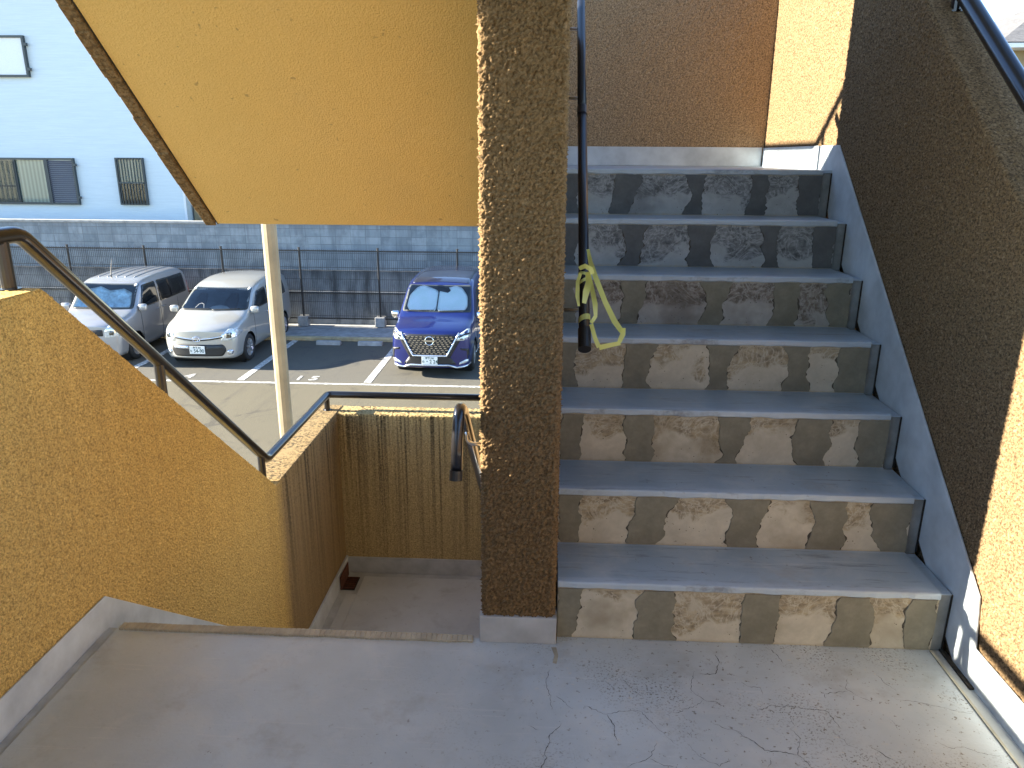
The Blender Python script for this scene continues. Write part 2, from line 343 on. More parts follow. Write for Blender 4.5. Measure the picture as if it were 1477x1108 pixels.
# ------------------------------------------------------------------ mesh helpers
class MB:
    def __init__(s): s.v = []; s.f = []; s.m = []
    def add(s, vs, fs, m=0):
        o = len(s.v); s.v += [tuple(v) for v in vs]
        for f in fs: s.f.append(tuple(i + o for i in f)); s.m.append(m)
        return s
    def box(s, x0, x1, y0, y1, z0, z1, m=0):
        vs = [(x, y, z) for z in (z0, z1) for y in (y0, y1) for x in (x0, x1)]
        return s.add(vs, [(0, 2, 3, 1), (4, 5, 7, 6), (0, 1, 5, 4), (2, 6, 7, 3), (0, 4, 6, 2), (1, 3, 7, 5)], m)
    def prism_x(s, poly, x0, x1, m=0):      # polygon in (y,z)
        n = len(poly); a = sum(poly[i][0] * poly[(i + 1) % n][1] - poly[(i + 1) % n][0] * poly[i][1] for i in range(n))
        if a < 0: poly = poly[::-1]
        vs = [(x0, y, z) for y, z in poly] + [(x1, y, z) for y, z in poly]
        fs = [tuple(range(n))[::-1], tuple(range(n, 2 * n))] + [(i, (i + 1) % n, n + (i + 1) % n, n + i) for i in range(n)]
        return s.add(vs, fs, m)
    def flat(s, poly, plane, d, m=0):       # polygon sheet: plane 'xz' at y=d (facing -y), 'xy' at z=d (facing up)
        n = len(poly); a = sum(poly[i][0] * poly[(i + 1) % n][1] - poly[(i + 1) % n][0] * poly[i][1] for i in range(n))
        if a < 0: poly = poly[::-1]
        vs = [(p, d, q) for p, q in poly] if plane == 'xz' else [(p, q, d) for p, q in poly]
        return s.add(vs, [tuple(range(n))], m)
    def tube(s, pts, r, seg=14, m=0, caps=True):
        pts = [Vector(p) for p in pts]; n = len(pts); vs = []; fs = []
        up = None
        for i, p in enumerate(pts):
            t = ((pts[min(i + 1, n - 1)] - p).normalized() + (p - pts[max(i - 1, 0)]).normalized()).normalized() if 0 < i < n - 1 else (pts[min(i + 1, n - 1)] - pts[max(i - 1, 0)]).normalized()
            if up is None: up = Vector((0, 0, 1)) if abs(t.z) < .9 else Vector((1, 0, 0))
            a = t.cross(up).normalized(); b = a.cross(t).normalized(); up = b
            rr = r[i] if isinstance(r, (list, tuple)) else r
            for k in range(seg):
                an = 2 * math.pi * k / seg; vs.append(p + (a * math.cos(an) + b * math.sin(an)) * rr)
        for i in range(n - 1):
            for k in range(seg):
                k2 = (k + 1) % seg; fs.append((i * seg + k, i * seg + k2, (i + 1) * seg + k2, (i + 1) * seg + k))
        if caps: fs += [tuple(range(seg))[::-1], tuple(range((n - 1) * seg, n * seg))]
        return s.add(vs, fs, m)
    def ribbon(s, pts, widths, m=0):         # pts centre line, widths = half-width vectors
        vs = []
        for p, w in zip(pts, widths): p = Vector(p); w = Vector(w); vs += [p - w, p + w]
        return s.add(vs, [(2 * i, 2 * i + 1, 2 * i + 3, 2 * i + 2) for i in range(len(pts) - 1)], m)
    def lathe_x(s, prof, cx, cy, cz, seg=28, m=0):  # profile (x, r) round an x axis
        vs = []; fs = []
        for x, r in prof:
            for k in range(seg):
                a = 2 * math.pi * k / seg; vs.append((cx + x, cy + r * math.cos(a), cz + r * math.sin(a)))
        for i in range(len(prof) - 1):
            for k in range(seg):
                k2 = (k + 1) % seg; fs.append((i * seg + k, (i + 1) * seg + k, (i + 1) * seg + k2, i * seg + k2))
        return s.add(vs, fs, m)
    def build(s, name, mats, parent=None, label=None, smooth=False, bevel=0, local=False, angle=None, solid=0):
        me = bpy.data.meshes.new(name); me.from_pydata([tuple(v) for v in s.v], [], s.f); me.update()
        mats = mats if isinstance(mats, (list, tuple)) else [mats]
        for x in mats: me.materials.append(x)
        me.polygons.foreach_set('material_index', s.m)
        if smooth: me.polygons.foreach_set('use_smooth', [True] * len(me.polygons))
        o = bpy.data.objects.new(name, me); COL.objects.link(o)
        if parent is not None:
            o.parent = parent
            if not local:
                r = parent
                o.location = -parent.location if parent.parent is None and parent.type == 'EMPTY' else (0, 0, 0)
        if bevel:
            b = o.modifiers.new('Bevel', 'BEVEL'); b.width = bevel; b.segments = 3; b.limit_method = 'ANGLE'; b.angle_limit = R(35)
        if solid:
            d = o.modifiers.new('Solidify', 'SOLIDIFY'); d.thickness = solid; d.offset = -1
        if label: o['label'] = label
        return o

def sheet(P, name, mat, parent, ref):
    # P: numpy grid (columns, rows, 3) of a finely divided wall surface
    nc, nr = P.shape[:2]
    idx = np.arange(nc * nr).reshape(nc, nr)
    q = np.stack([idx[:-1, :-1], idx[1:, :-1], idx[1:, 1:], idx[:-1, 1:]], -1).reshape(-1, 4)
    a, b, c = (Vector(P[i, j]) for i, j in ((0, 0), (1, 0), (1, 1)))
    if (b - a).cross(c - b).dot(Vector(ref)) < 0: q = q[:, ::-1]
    me = bpy.data.meshes.new(name)
    me.vertices.add(nc * nr); me.vertices.foreach_set('co', P.reshape(-1).astype(np.float32))
    me.loops.add(q.size); me.loops.foreach_set('vertex_index', q.reshape(-1).astype(np.int32))
    me.polygons.add(len(q)); me.polygons.foreach_set('loop_start', np.arange(0, q.size, 4, dtype=np.int32))
    me.polygons.foreach_set('use_smooth', np.ones(len(q), bool)); me.update(calc_edges=True); me.validate()
    me.materials.append(mat)
    o = bpy.data.objects.new(name, me); COL.objects.link(o); o.parent = parent; o.location = -parent.location
    return o
def wall_face(ys, zb, zt, x, thick, sgn, n, name, mat, parent):
    # vertical face at x (facing sgn) that rolls over a rounded arris on to the top of the parapet
    rc = .014; cols = []
    ze, ang = np.linspace(0, 1, n), np.linspace(0, math.pi / 2, 6)[1:]
    tx = np.linspace(0, thick - rc, int((thick - rc) / .006) + 1)[1:]
    for y in ys:
        b, t = zb(y), zt(y)
        zz = np.concatenate([b + (t - rc - b) * ze, t - rc + rc * np.sin(ang), np.full(len(tx), t)])
        xx = np.concatenate([np.full(n, x), x - sgn * rc * (1 - np.cos(ang)), x - sgn * (rc + tx)])
        cols.append(np.stack([xx, np.full(len(zz), y), zz], -1))
    return sheet(np.array(cols), name, mat, parent, (sgn, 0, 0))

def arc_path(pts, rad, k=6):
    pts = [Vector(p) for p in pts]; out = [pts[0]]
    for i in range(1, len(pts) - 1):
        a, b, c = pts[i - 1], pts[i], pts[i + 1]
        d1 = (a - b); d2 = (c - b); q = min(rad, d1.length * .45, d2.length * .45)
        p0 = b + d1.normalized() * q; p1 = b + d2.normalized() * q
        for j in range(k + 1):
            t = j / k; out.append(p0 * (1 - t) ** 2 + b * 2 * t * (1 - t) + p1 * t * t)
    out.append(pts[-1]); return out

def thing(name, label, cat, loc=(0, 0, 0), group=None, rz=0):
    o = bpy.data.objects.new(name, None); COL.objects.link(o); o.location = loc; o.rotation_euler = (0, 0, rz)
    o.empty_display_size = .2
    return tag(o, label, cat, group)
def tag(o, label, cat, group=None, kind=None):
    o['label'] = label; o['category'] = cat
    if group: o['group'] = group
    if kind: o['kind'] = kind
    return o
def struct(o, label, cat): return tag(o, label, cat, kind='structure')

_fonts = {}
def text_mesh(body, size, name='t', bold=0, sx=1.0):
    cu = bpy.data.curves.new(name, 'FONT'); cu.body = body; cu.size = size; cu.align_x = 'CENTER'; cu.align_y = 'CENTER'; cu.offset = bold; cu.resolution_u = 3
    o = bpy.data.objects.new(name, cu); COL.objects.link(o)
    dg = bpy.context.evaluated_depsgraph_get(); dg.update()
    me = bpy.data.meshes.new_from_object(o.evaluated_get(dg))
    vs = [(v.co.x * sx, v.co.y) for v in me.vertices]; fs = [tuple(p.vertices) for p in me.polygons]
    bpy.data.objects.remove(o); bpy.data.curves.remove(cu); bpy.data.meshes.remove(me)
    return vs, fs

# ------------------------------------------------------------------ dimensions
Y0, RUN, RISE = 2.04, .2435, .2
XL, XR = -1.40, 1.25
SX0, SX1 = -.195, .047            # spine wall
YL = Y0 + 6 * RUN                 # edge of the upper half landing
YF = 4.70                         # inside of the far wall
G = -3.0                          # car park level

# ------------------------------------------------------------------ ground
g = MB().flat([(-90, -30), (90, -30), (90, 140), (-90, 140)], 'xy', G).build('ground', M['asphalt'])
struct(g, 'sunlit grey asphalt of the car park below the stairs', 'ground')
for (x, a, b) in ((-3.66, 14.5, 18.4), (-6.30, 14.5, 18.4), (-8.95, 14.5, 18.4), (-11.6, 14.5, 18.4), (-1.0, 14.5, 18.4)):
    MB().box(x - .075, x + .075, a, b, G + .002, G + .006).build('bay_line', M['line'], g)
MB().box(-13, 2, 14.33, 14.42, G + .002, G + .0055).build('bay_front_line', M['line'], g)
for tx, cx, cy in (('15', -4.98, 14.72), ('14', -7.62, 14.72)):
    vs, fs = text_mesh(tx[0] + ' ' + tx[1], .42, sx=.95, bold=.008)
    MB().add([(cx + x, cy + y, G + .007) for x, y in vs], fs).build('bay_number', M['line'], g)

k = MB().box(-22, 6, 17.98, 18.14, G, G + .09).build('kerb', M['concrete'], bevel=.012)
tag(k, 'low tan concrete kerb along the back of the parking bays', 'kerb')
k2 = MB().box(-22, 6, 18.141, 19.55, G, G + .085).build('verge', M['concrete_grey'])
struct(k2, 'narrow grey concrete strip between kerb and fence', 'ground strip')
for i, x in enumerate((-5.35, -4.32, -7.95, -2.9, -1.8)):
    w = MB().prism_x([(17.55, G + .001), (17.71, G + .001), (17.68, G + .10), (17.58, G + .10)], x - .3, x + .3).build('wheel_stop', M['concrete_grey'], bevel=.012)
    tag(w, ('concrete wheel stop in the empty bay, nearer the silver car', 'concrete wheel stop in the empty bay, nearer the blue van',
            'concrete wheel stop behind the silver minivan in bay 14', 'concrete wheel stop under the left rear of the blue van', 'concrete wheel stop under the right rear of the blue van')[i], 'wheel stop', 'wheel stops in the parking bays')

# ------------------------------------------------------------------ retaining wall, block wall, fence
rw = thing('retaining_wall', 'stained dark lower concrete wall behind the mesh fence', 'wall', (-8, 19.6, G))
MB().box(-26, 8, 19.58, 20.2, G, -1.47).build('wall_body', M['old_concrete'], rw)
MB().box(-26, 8, 19.54, 19.579, -2.08, -2.03).build('ledge', M['old_concrete'], rw)
bw = thing('block_wall', 'pale grey concrete block wall above the stained lower wall', 'wall', (-8, 19.7, -1.47))
MB().box(-26, 8, 19.66, 19.81, -1.469, -.30).build('wall_body', M['blocks'], bw)
MB().box(-26, 8, 19.64, 19.83, -.299, -.235).build('coping', M['concrete_grey'], bw, bevel=.01)
fe = thing('wire_fence', 'dark steel mesh fence standing in front of the stained wall', 'fence', (-8, 19.3, G + .1))
fx = [-20.9 + 2.06 * i for i in range(13)]
for x in fx:
    MB().tube([(x, 19.3, G + .12), (x, 19.3, -.86)], .026, 10).tube([(x, 19.3, -.86), (x, 19.3, -.84)], .032, 10).build('post', M['fence'], fe, smooth=False)
    MB().box(x - .13, x + .13, 19.17, 19.43, G + .1, G + .36).build('footing', M['concrete_grey'], fe, bevel=.015)
for a in fx[:-1]:
    p = MB(); nb = 41
    for j in range(1, nb): 
        x = a + 2.06 * j / nb; p.box(x - .003, x + .003, 19.266, 19.272, -2.72, -.885)
    for z in (-2.68, -2.62, -2.25, -1.95, -1.65, -1.35, -.98, -.91):
        p.box(a + .02, a + 2.04, 19.259, 19.265, z - .004, z + .004)
    for z in (-2.70, -2.02, -.925): p.box(a + .02, a + 2.04, 19.274, 19.29, z - .012, z + .012)
    p.build('mesh_panel', M['fence'], fe)

# ------------------------------------------------------------------ houses
hs = thing('white_house', 'white two storey house with horizontal siding behind the block wall', 'house', (-20, 23, G))
MB().box(-40, -11.13, 23.0, 33, G, 7.2).build('wall', M['siding'], hs)
MB().prism_x([(22.2, 7.0), (33.8, 7.0), (33.8, 7.15), (28, 9.6), (22.2, 7.15)], -40.5, -10.6).build('roof', M['tile_roof'], hs)
MB().box(-11.17, -11.10, 22.975, 22.998, G, 7.0).build('corner_trim', M['panel_white'], hs)
def frame(mb, x0, x1, z0, z1, y, w=.05, d=.06):
    mb.box(x0, x1, y - d, y - .002, z1 - w, z1); mb.box(x0, x1, y - d, y - .002, z0, z0 + w)
    mb.box(x0, x0 + w, y - d, y - .002, z0 + w + .001, z1 - w - .001); mb.box(x1 - w, x1, y - d, y - .002, z0 + w + .001, z1 - w - .001)
    return mb
YH = 23.0
# big sliding window with curtain and folded louvre shutter
w1 = frame(MB(), -18.2, -15.28, -.06, 1.31, YH, .06, .09); w1.box(-16.30, -16.24, YH - .08, YH - .004, .0, 1.25); w1.box(-18.2, -16.30, YH - .085, YH - .05, .46, .50)
w1 = w1.build('window', M['frame_dark'], hs)
MB().flat([(-16.24, 0), (-15.34, 0), (-15.34, 1.25), (-16.24, 1.25)], 'xz', YH - .012).build('curtain', M['curtain'], w1)
MB().flat([(-18.14, 0), (-16.30, 0), (-16.30, 1.25), (-18.14, 1.25)], 'xz', YH - .012).build('curtain', M['curtain_grey'], w1)
MB().flat([(-18.14, 0), (-15.34, 0), (-15.34, 1.25), (-18.14, 1.25)], 'xz', YH - .03).build('pane', M['glass'], w1)
b = MB()
for i in range(13): b.box(-18.1 + i * .15, -18.085 + i * .15, YH - .11, YH - .095, .0, 1.22)
b.build('guard_bars', M['frame_dark'], w1)
sh = frame(MB(), -15.27, -14.40, -.06, 1.31, YH, .05, .10)
for i in range(21):
    z = .0 + i * .059
    sh.prism_x([(YH - .05, z), (YH - .04, z), (YH - .075, z + .05), (YH - .085, z + .05)], -15.22, -14.45, 1)
for z in (.12, 1.08): sh.box(-14.40, -14.33, YH - .12, YH - .05, z, z + .07)
sh.build('shutter', [M['frame_dark'], M['shutter']], hs)
# small barred window
w2 = frame(MB(), -13.11, -12.25, -.05, 1.33, YH, .05, .10).build('window', M['frame_dark'], hs)
MB().flat([(-13.06, 0), (-12.3, 0), (-12.3, .6), (-13.06, .6)], 'xz', YH - .012).build('dark_room', M['interior'], w2)
MB().flat([(-13.06, .601), (-12.3, .601), (-12.3, 1.28), (-13.06, 1.28)], 'xz', YH - .012).build('curtain', M['curtain'], w2)
MB().flat([(-13.06, 0), (-12.3, 0), (-12.3, 1.28), (-13.06, 1.28)], 'xz', YH - .03).build('pane', M['glass'], w2)
b = MB()
for i in range(8): x = -13.0 + i * .093; b.box(x - .011, x + .011, YH - .135, YH - .11, -.03, 1.31)
b.box(-13.08, -12.28, YH - .145, YH - .136, .58, .62); b.build('guard_bars', M['frame_dark'], w2)
# upper window with white closed shutter
w3 = frame(MB(), -17.4, -15.32, 3.58, 4.70, YH, .06, .11)
for z in (3.75, 4.42): w3.box(-15.32, -15.24, YH - .12, YH - .04, z, z + .08)
w3.box(-16.35, -16.31, YH - .10, YH - .004, 3.64, 4.64)
w3 = w3.build('window', M['frame_dark'], hs)
MB().box(-17.34, -15.38, YH - .06, YH - .003, 3.641, 4.639).build('shutter_panel', M['panel_white'], w3)
h2 = thing('beige_house', 'beige rendered house seen past the corner of the white house', 'house', (-8, 23.4, G))
MB().box(-11.06, -5, 23.35, 30, G, 6.5).build('wall', M['beige_wall'], h2)
MB().box(-10.36, -10.24, 23.27, 23.349, G, 6.4).build('downpipe', M['concrete'], h2)
MB().prism_x([(22.9, 6.5), (30.5, 6.5), (26.7, 8.3)], -11.0, -4.6).build('roof', M['tile_roof'], h2)
h3 = thing('tiled_house', 'distant house with dark tiled eaves beyond the right handrail', 'house', (14.5, 24, G))
MB().box(11.25, 19, 20.6, 28, G, 4.0).build('wall', M['beige_wall'], h3)
rf = MB(); e = [(10.6, 20, 4.12), (19.6, 20, 4.12), (19.6, 28.6, 4.12), (10.6, 28.6, 4.12), (14, 24, 5.8), (16.5, 24, 5.8)]
rf.add(e, [(0, 1, 5, 4), (1, 2, 5), (2, 3, 4, 5), (3, 0, 4), (0, 3, 2, 1)]); rf.build('roof', M['tile_roof'], h3)
MB().box(10.62, 19.55, 20.02, 20.6, 4.0, 4.10).build('eaves', M['panel_white'], h3)
cb = MB(); 
cb.tube([(4 + 30 * t / 20, 30 - 6 * t / 20, 7.6 + 2.2 * t / 20 - 1.2 * 4 * (t / 20) * (1 - t / 20)) for t in range(21)], .012, 6)
tag(cb.build('overhead_cable', M['black']), 'thin black overhead cable crossing the sky above the tiled house', 'cable')

# ------------------------------------------------------------------ building: floors
fl = MB()
fl.box(-1.355, 1.198, -2.6, 2.02, -.18, 0)
fl.box(SX1 + .001, 1.198, 2.0195, 2.058, -.18, -.0002)
CR = [[(0.058,1.662),(0.049,1.641),(0.024,1.613),(0.025,1.583),(0.013,1.557),(0.019,1.539),(0.005,1.505),(-.02,1.44)],[(0.025,1.879),(0.017,1.829),(0.02,1.793),(0.028,1.766),(0.032,1.711)],[(0.235,1.85),(0.258,1.815),(0.291,1.774)],[(0.295,1.792),(0.333,1.799)],[(0.45,1.894),(0.426,1.817),(0.455,1.773),(0.492,1.766),(0.508,1.745)],[(0.454,1.772),(0.427,1.748),(0.399,1.735),(0.376,1.719),(0.351,1.721)],[(0.531,1.979),(0.535,1.943),(0.512,1.886),(0.465,1.886)],[(0.044,1.767),(0.09,1.717)],[(0.121,1.734),(0.178,1.701),(0.223,1.718),(0.274,1.721),(0.3,1.679),(0.336,1.624),(0.352,1.602)],[(0.181,1.701),(0.2,1.656),(0.197,1.619),(0.207,1.601)],[(0.463,1.685),(0.491,1.668),(0.52,1.663),(0.537,1.652),(0.535,1.635)],[(0.302,1.605),(0.279,1.553),(0.219,1.52)],[(0.279,1.55),(0.304,1.533),(0.336,1.526)],[(0.382,1.607),(0.4,1.573),(0.423,1.549),(0.449,1.537),(0.482,1.56)],[(-0.032,1.647),(0.003,1.63)],[(0.707,2.02),(0.72,1.972),(0.726,1.946)],[(0.58,1.857),(0.596,1.837),(0.626,1.834),(0.627,1.805)],[(0.893,1.892),(0.873,1.85),(0.874,1.838),(0.898,1.813),(0.92,1.795),(0.938,1.803)],[(0.871,1.834),(0.822,1.824),(0.803,1.819),(0.797,1.801)],[(0.985,1.918),(0.991,1.881),(1.014,1.842)],[(0.994,1.807),(1.054,1.799),(1.151,1.767),(1.183,1.762)],[(0.597,1.746),(0.611,1.744),(0.64,1.765),(0.661,1.758),(0.689,1.765),(0.731,1.752),(0.782,1.753),(0.791,1.722),(0.797,1.684)],[(0.678,1.74),(0.679,1.687)],[(0.666,1.679),(0.679,1.643),(0.656,1.584),(0.68,1.543),(.71,1.47)],[(0.516,1.663),(0.533,1.642),(0.556,1.626),(0.576,1.594),(0.614,1.594),(0.656,1.584)],[(0.779,1.66),(0.792,1.643),(0.794,1.624),(0.813,1.615)],[(1.029,1.654),(1.057,1.629),(1.093,1.635),(1.134,1.614),(1.177,1.609)],[(0.848,1.627),(0.864,1.608),(0.893,1.576)],[(0.946,1.73),(0.951,1.689)],[(0.584,1.571),(0.583,1.558),(0.57,1.537)]]
def crack(mb, pts, w, z, m):
    out = []
    for a, b in zip(pts[:-1], pts[1:]):
        n = max(2, int(math.dist(a, b) / .007))
        for i in range(n):
            t = i / n; out.append((a[0] + (b[0] - a[0]) * t, a[1] + (b[1] - a[1]) * t))
    out.append(pts[-1]); P = []; W = []
    for i, p in enumerate(out):
        q = out[min(i + 1, len(out) - 1)]; o = out[max(i - 1, 0)]
        d = Vector((q[0] - o[0], q[1] - o[1], 0)).normalized(); nrm = Vector((-d.y, d.x, 0))
        j = random.uniform(-.0026, .0026)
        P.append(Vector((p[0], p[1], z)) + nrm * j)
        W.append(nrm * w * random.uniform(.25, 1.25) * (min(1, i / 3 + .2) * min(1, (len(out) - 1 - i) / 3 + .2)))
    mb.ribbon(P, W, m)
for i, c in enumerate(CR): crack(fl, c, .0006 if i % 3 else .0010, .0007, 1)
fl = fl.build('floor', [M['floor'], M['crack']])
struct(fl, 'worn grey painted landing floor with fine branching cracks', 'floor')
MB().box(1.199, XR, -2.6, 2.05, -.18, -.008).build('gutter', M['gutter'], fl)
MB().box(1.193, 1.2005, -2.6, 2.035, -.02, .0035).build('gutter_edge', M['lip'], fl)
MB().box(XL, -1.3555, -2.6, 2.02, -.18, -.012).build('gutter', M['gutter'], fl)
lp = MB()
N = 70; xs = [-1.345 + i * (1.345 + SX0 - .02) / N for i in range(N + 1)]
for i in range(N):
    h = .008 + .003 * mnoise.noise(Vector((xs[i] * 9, 0, 0))); yy = 1.992 + .004 * mnoise.noise(Vector((xs[i] * 14, 3, 0)))
    lp.box(xs[i], xs[i + 1] + .0005, yy, 2.026, -.03, h)
lp.build('stair_edge_strip', M['lip'], fl, bevel=.003)
# pillar-foot repair streak
MB().flat([(.030, 1.985), (.046, 1.985), (.052, 1.945), (.046, 1.905), (.034, 1.91), (.040, 1.945)], 'xy', .0009).build('mortar_smear', M['lip'], fl)

ll = MB().box(XL, XR, 3.60, YF, -1.62, -1.41).build('lower_landing', M['gutter'])
ll.data.materials[0] = M['skirt_dark']; struct(ll, 'grey painted lower half landing at the foot of the descending stairs', 'floor')
pl = MB()
pl.prism_x([(3.5, -1.412), (4.63, -1.412), (4.63, -1.4), (3.5, -1.4)], -1.26, 1.2)
pl.prism_x([(3.5, -1.412), (4.40, -1.412), (4.40, -1.4), (3.5, -1.4)], -1.335, -1.2605)
pl.build('floor_panel', M['lower_floor'], ll, bevel=.004)
gr = thing('drain_grate', 'small rusty floor drain in the corner of the lower landing', 'drain', (-1.35, 4.54, -1.41))
MB().box(-1.40, -1.29, 4.46, 4.62, -1.409, -1.404).build('drain_bed', M['void'], gr)
b = MB()
for i in range(6): b.box(-1.395, -1.295, 4.468 + i * .026, 4.478 + i * .026, -1.403, -1.395)
b.box(-1.397, -1.385, 4.455, 4.63, -1.403, -1.394); b.build('grate', M['rust'], gr)
b = MB(); b.box(-1.3795, -1.3745, 4.44, 4.645, -1.40, -1.30); b.build('back_plate', M['rust'], gr)

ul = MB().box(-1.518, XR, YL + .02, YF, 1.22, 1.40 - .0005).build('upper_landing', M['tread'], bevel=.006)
struct(ul, 'grey painted half landing at the top of the ascending stairs', 'floor')
ce = MB().box(-1.57, 1.42, -2.6, 1.70, 2.63, 2.83).prism_x([(1.701, 2.63), (3.5, 4.05), (YF + .17, 4.05), (YF + .17, 4.25), (3.4, 4.25), (1.701, 2.85)], SX1, 1.42).build('ceiling', M['skirt'])
struct(ce, 'grey painted underside of the storey above', 'ceiling')
rwall = MB().box(-1.57, 1.42, -2.8, -2.601, G, 2.83).build('unseen_bounce_wall', M['skirt'])  # unseen wall added behind the camera to bounce light
tag(rwall, 'added grey wall behind the viewer, unseen, bouncing light into the landing', 'wall')

# ------------------------------------------------------------------ walls
lw = thing('left_parapet', 'amber stucco parapet wall stepping down along the descending stairs at left', 'wall', (-1.48, 2, G))
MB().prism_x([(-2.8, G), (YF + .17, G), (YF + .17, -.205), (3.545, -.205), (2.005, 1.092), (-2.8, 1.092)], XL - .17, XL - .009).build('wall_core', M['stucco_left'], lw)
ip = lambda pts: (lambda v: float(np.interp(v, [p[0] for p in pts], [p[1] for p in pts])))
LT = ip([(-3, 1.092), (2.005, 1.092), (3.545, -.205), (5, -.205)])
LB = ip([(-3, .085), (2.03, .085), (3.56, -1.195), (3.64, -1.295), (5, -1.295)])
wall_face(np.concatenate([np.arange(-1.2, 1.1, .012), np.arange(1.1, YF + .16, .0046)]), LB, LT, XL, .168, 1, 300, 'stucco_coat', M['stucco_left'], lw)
MB().box(XL - .17, XL, -2.8, -1.201, -.2, 1.096).build('wall_end', M['stucco_left'], lw, bevel=.012)
sk = MB().prism_x([(-2.6, -.012), (2.0, -.012), (2.0, -.2), (3.5, -1.43), (3.62, -1.43), (3.62, -1.29), (3.56, -1.18), (2.03, .098), (-2.6, .098)], XL, XL + .006)
sk.prism_x([(3.6205, -1.41), (4.694, -1.41), (4.694, -1.275), (3.6205, -1.275)], XL, XL + .014)
sk.build('skirting', M['skirt'], lw, bevel=.002)
fw = thing('far_parapet', 'streaked brown stucco parapet across the lower landing below the car park view', 'wall', (-.1, 4.8, G))
MB().box(XL + .0005, XR, YF + .008, YF + .168, G, -.216).build('wall_core', M['stucco_streak'], fw)
P_ = []
for x in np.arange(XL - .004, .1, .0052):
    ze = np.linspace(-1.30, -.224, 165); an = np.linspace(0, math.pi / 2, 6)[1:]; ty = np.linspace(.015, .166, 22)
    P_.append(np.stack([np.full(192, x), np.concatenate([np.full(165, YF), YF + .014 * (1 - np.cos(an)), YF + ty]), np.concatenate([ze, -.224 + .014 * np.sin(an), np.full(22, -.21)])], -1))
sheet(np.array(P_), 'stucco_coat', M['stucco_streak'], fw, (0, -1, 0))
MB().box(XL + .0145, XR, YF - .012, YF + .001, -1.41, -1.285).build('skirting', M['skirt_dark'], fw, bevel=.004)
bk = thing('back_wall', 'brown stucco wall at the head of the ascending stairs', 'wall', (0, 4.8, 1.2))
MB().box(-1.518, XR, YF + .008, YF + .17, 1.2, 2.49).build('wall_core', M['stucco_back'], bk)
P_ = [np.stack([np.full(200, x), np.full(200, YF), np.linspace(1.45, 2.49, 200)], -1) for x in np.arange(.0, XR + .004, .005)]
sheet(np.array(P_), 'stucco_coat', M['stucco_back'], bk, (0, -1, 0))
MB().box(-1.5, XR - .012, YF - .009, YF + .001, 1.4, 1.508).build('skirting', M['skirt'], bk, bevel=.003)
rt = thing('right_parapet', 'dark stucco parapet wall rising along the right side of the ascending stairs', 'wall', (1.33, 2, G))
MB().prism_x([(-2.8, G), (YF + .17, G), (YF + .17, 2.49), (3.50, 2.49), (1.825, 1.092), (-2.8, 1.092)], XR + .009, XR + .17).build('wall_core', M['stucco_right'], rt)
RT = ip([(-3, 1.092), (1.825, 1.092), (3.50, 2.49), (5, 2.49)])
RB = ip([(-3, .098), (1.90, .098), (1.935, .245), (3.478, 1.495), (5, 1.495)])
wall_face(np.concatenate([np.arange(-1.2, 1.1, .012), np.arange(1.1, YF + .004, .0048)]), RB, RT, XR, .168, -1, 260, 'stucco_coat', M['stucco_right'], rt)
MB().box(XR, XR + .17, -2.8, -1.201, -.2, 1.096).build('wall_end', M['stucco_right'], rt, bevel=.014)
sk = MB().prism_x([(-2.6, -.012), (1.985, -.012), (2.0, -.0), (YL, 1.2), (YL + .1, 1.39), (YF - .01, 1.39), (YF - .01, 1.505), (3.478, 1.505), (1.935, .255), (1.905, .105), (-2.6, .105)], XR - .007, XR)
sk.build('skirting', M['skirt'], rt, bevel=.002)
for i in range(7):
    y = Y0 + RUN * i
    MB().box(XR - .011, XR - .0072, y + .012, y + .03, RISE * i - .005, RISE * (i + 1) - .014).build('joint_line', M['joint_dark'], rt)  # dark line in the gap beside each gutter block
MB().box(XR - .02, XR - .0072, 1.87, 2.05, -.0079, -.002).build('joint_line', M['joint_dark'], rt)

# spine wall with really displaced stucco
sp = thing('stair_pillar', 'rough brown stucco pillar wall standing between the two stair flights', 'pillar', (-.074, 2.0, 0))
def spine():
    rc = .022; x0, x1, ya, yb = SX0 + .004, SX1 - .004, 2.004, 3.55
    path = []
    def seg(a, b, n):
        for i in range(n): path.append((a[0] + (b[0] - a[0]) * i / n, a[1] + (b[1] - a[1]) * i / n))
    def graded(a, b, n0):
        L = math.dist(a, b); t = 0; st = .0036
        while t < L: path.append((a[0] + (b[0] - a[0]) * t / L, a[1] + (b[1] - a[1]) * t / L)); t += st; st = min(st * 1.022, .012)
    lst = []
    graded((x0, ya + rc), (x0, yb), 0); lst = path[::-1]; path.clear(); lst = [(x0, yb)] + lst[:-1] + [(x0, ya + rc)]
    for i in range(1, 9):
        a = math.pi + (math.pi / 2) * i / 9; lst.append((x0 + rc + rc * math.cos(a), ya + rc + rc * math.sin(a)))
    seg((x0 + rc, ya), (x1 - rc, ya), 56); lst += path; path.clear()
    for i in range(0, 9):
        a = 1.5 * math.pi + (math.pi / 2) * i / 9; lst.append((x1 - rc + rc * math.cos(a), ya + rc + rc * math.sin(a)))
    graded((x1, ya + rc), (x1, yb), 0); lst += path; lst.append((x1, yb))
    n = len(lst); rows = 720; z0, z1 = .088, 2.60
    vs = [(x, y, z0 + (z1 - z0) * r / rows) for r in range(rows + 1) for x, y in lst]
    fs = [(r * n + i, r * n + i + 1, (r + 1) * n + i + 1, (r + 1) * n + i) for r in range(rows) for i in range(n - 1)]
    mb = MB(); mb.add(vs, fs); mb.add([(x0, yb, z0), (x1, yb, z0), (x1, yb, z1), (x0, yb, z1)], [(0, 3, 2, 1)])
    return mb
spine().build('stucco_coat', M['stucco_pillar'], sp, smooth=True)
MB().box(SX0 + .002, SX1 - .002, 2.0, 3.55, -.0005, .091).build('skirting', M['skirt_dark'], sp, bevel=.003)
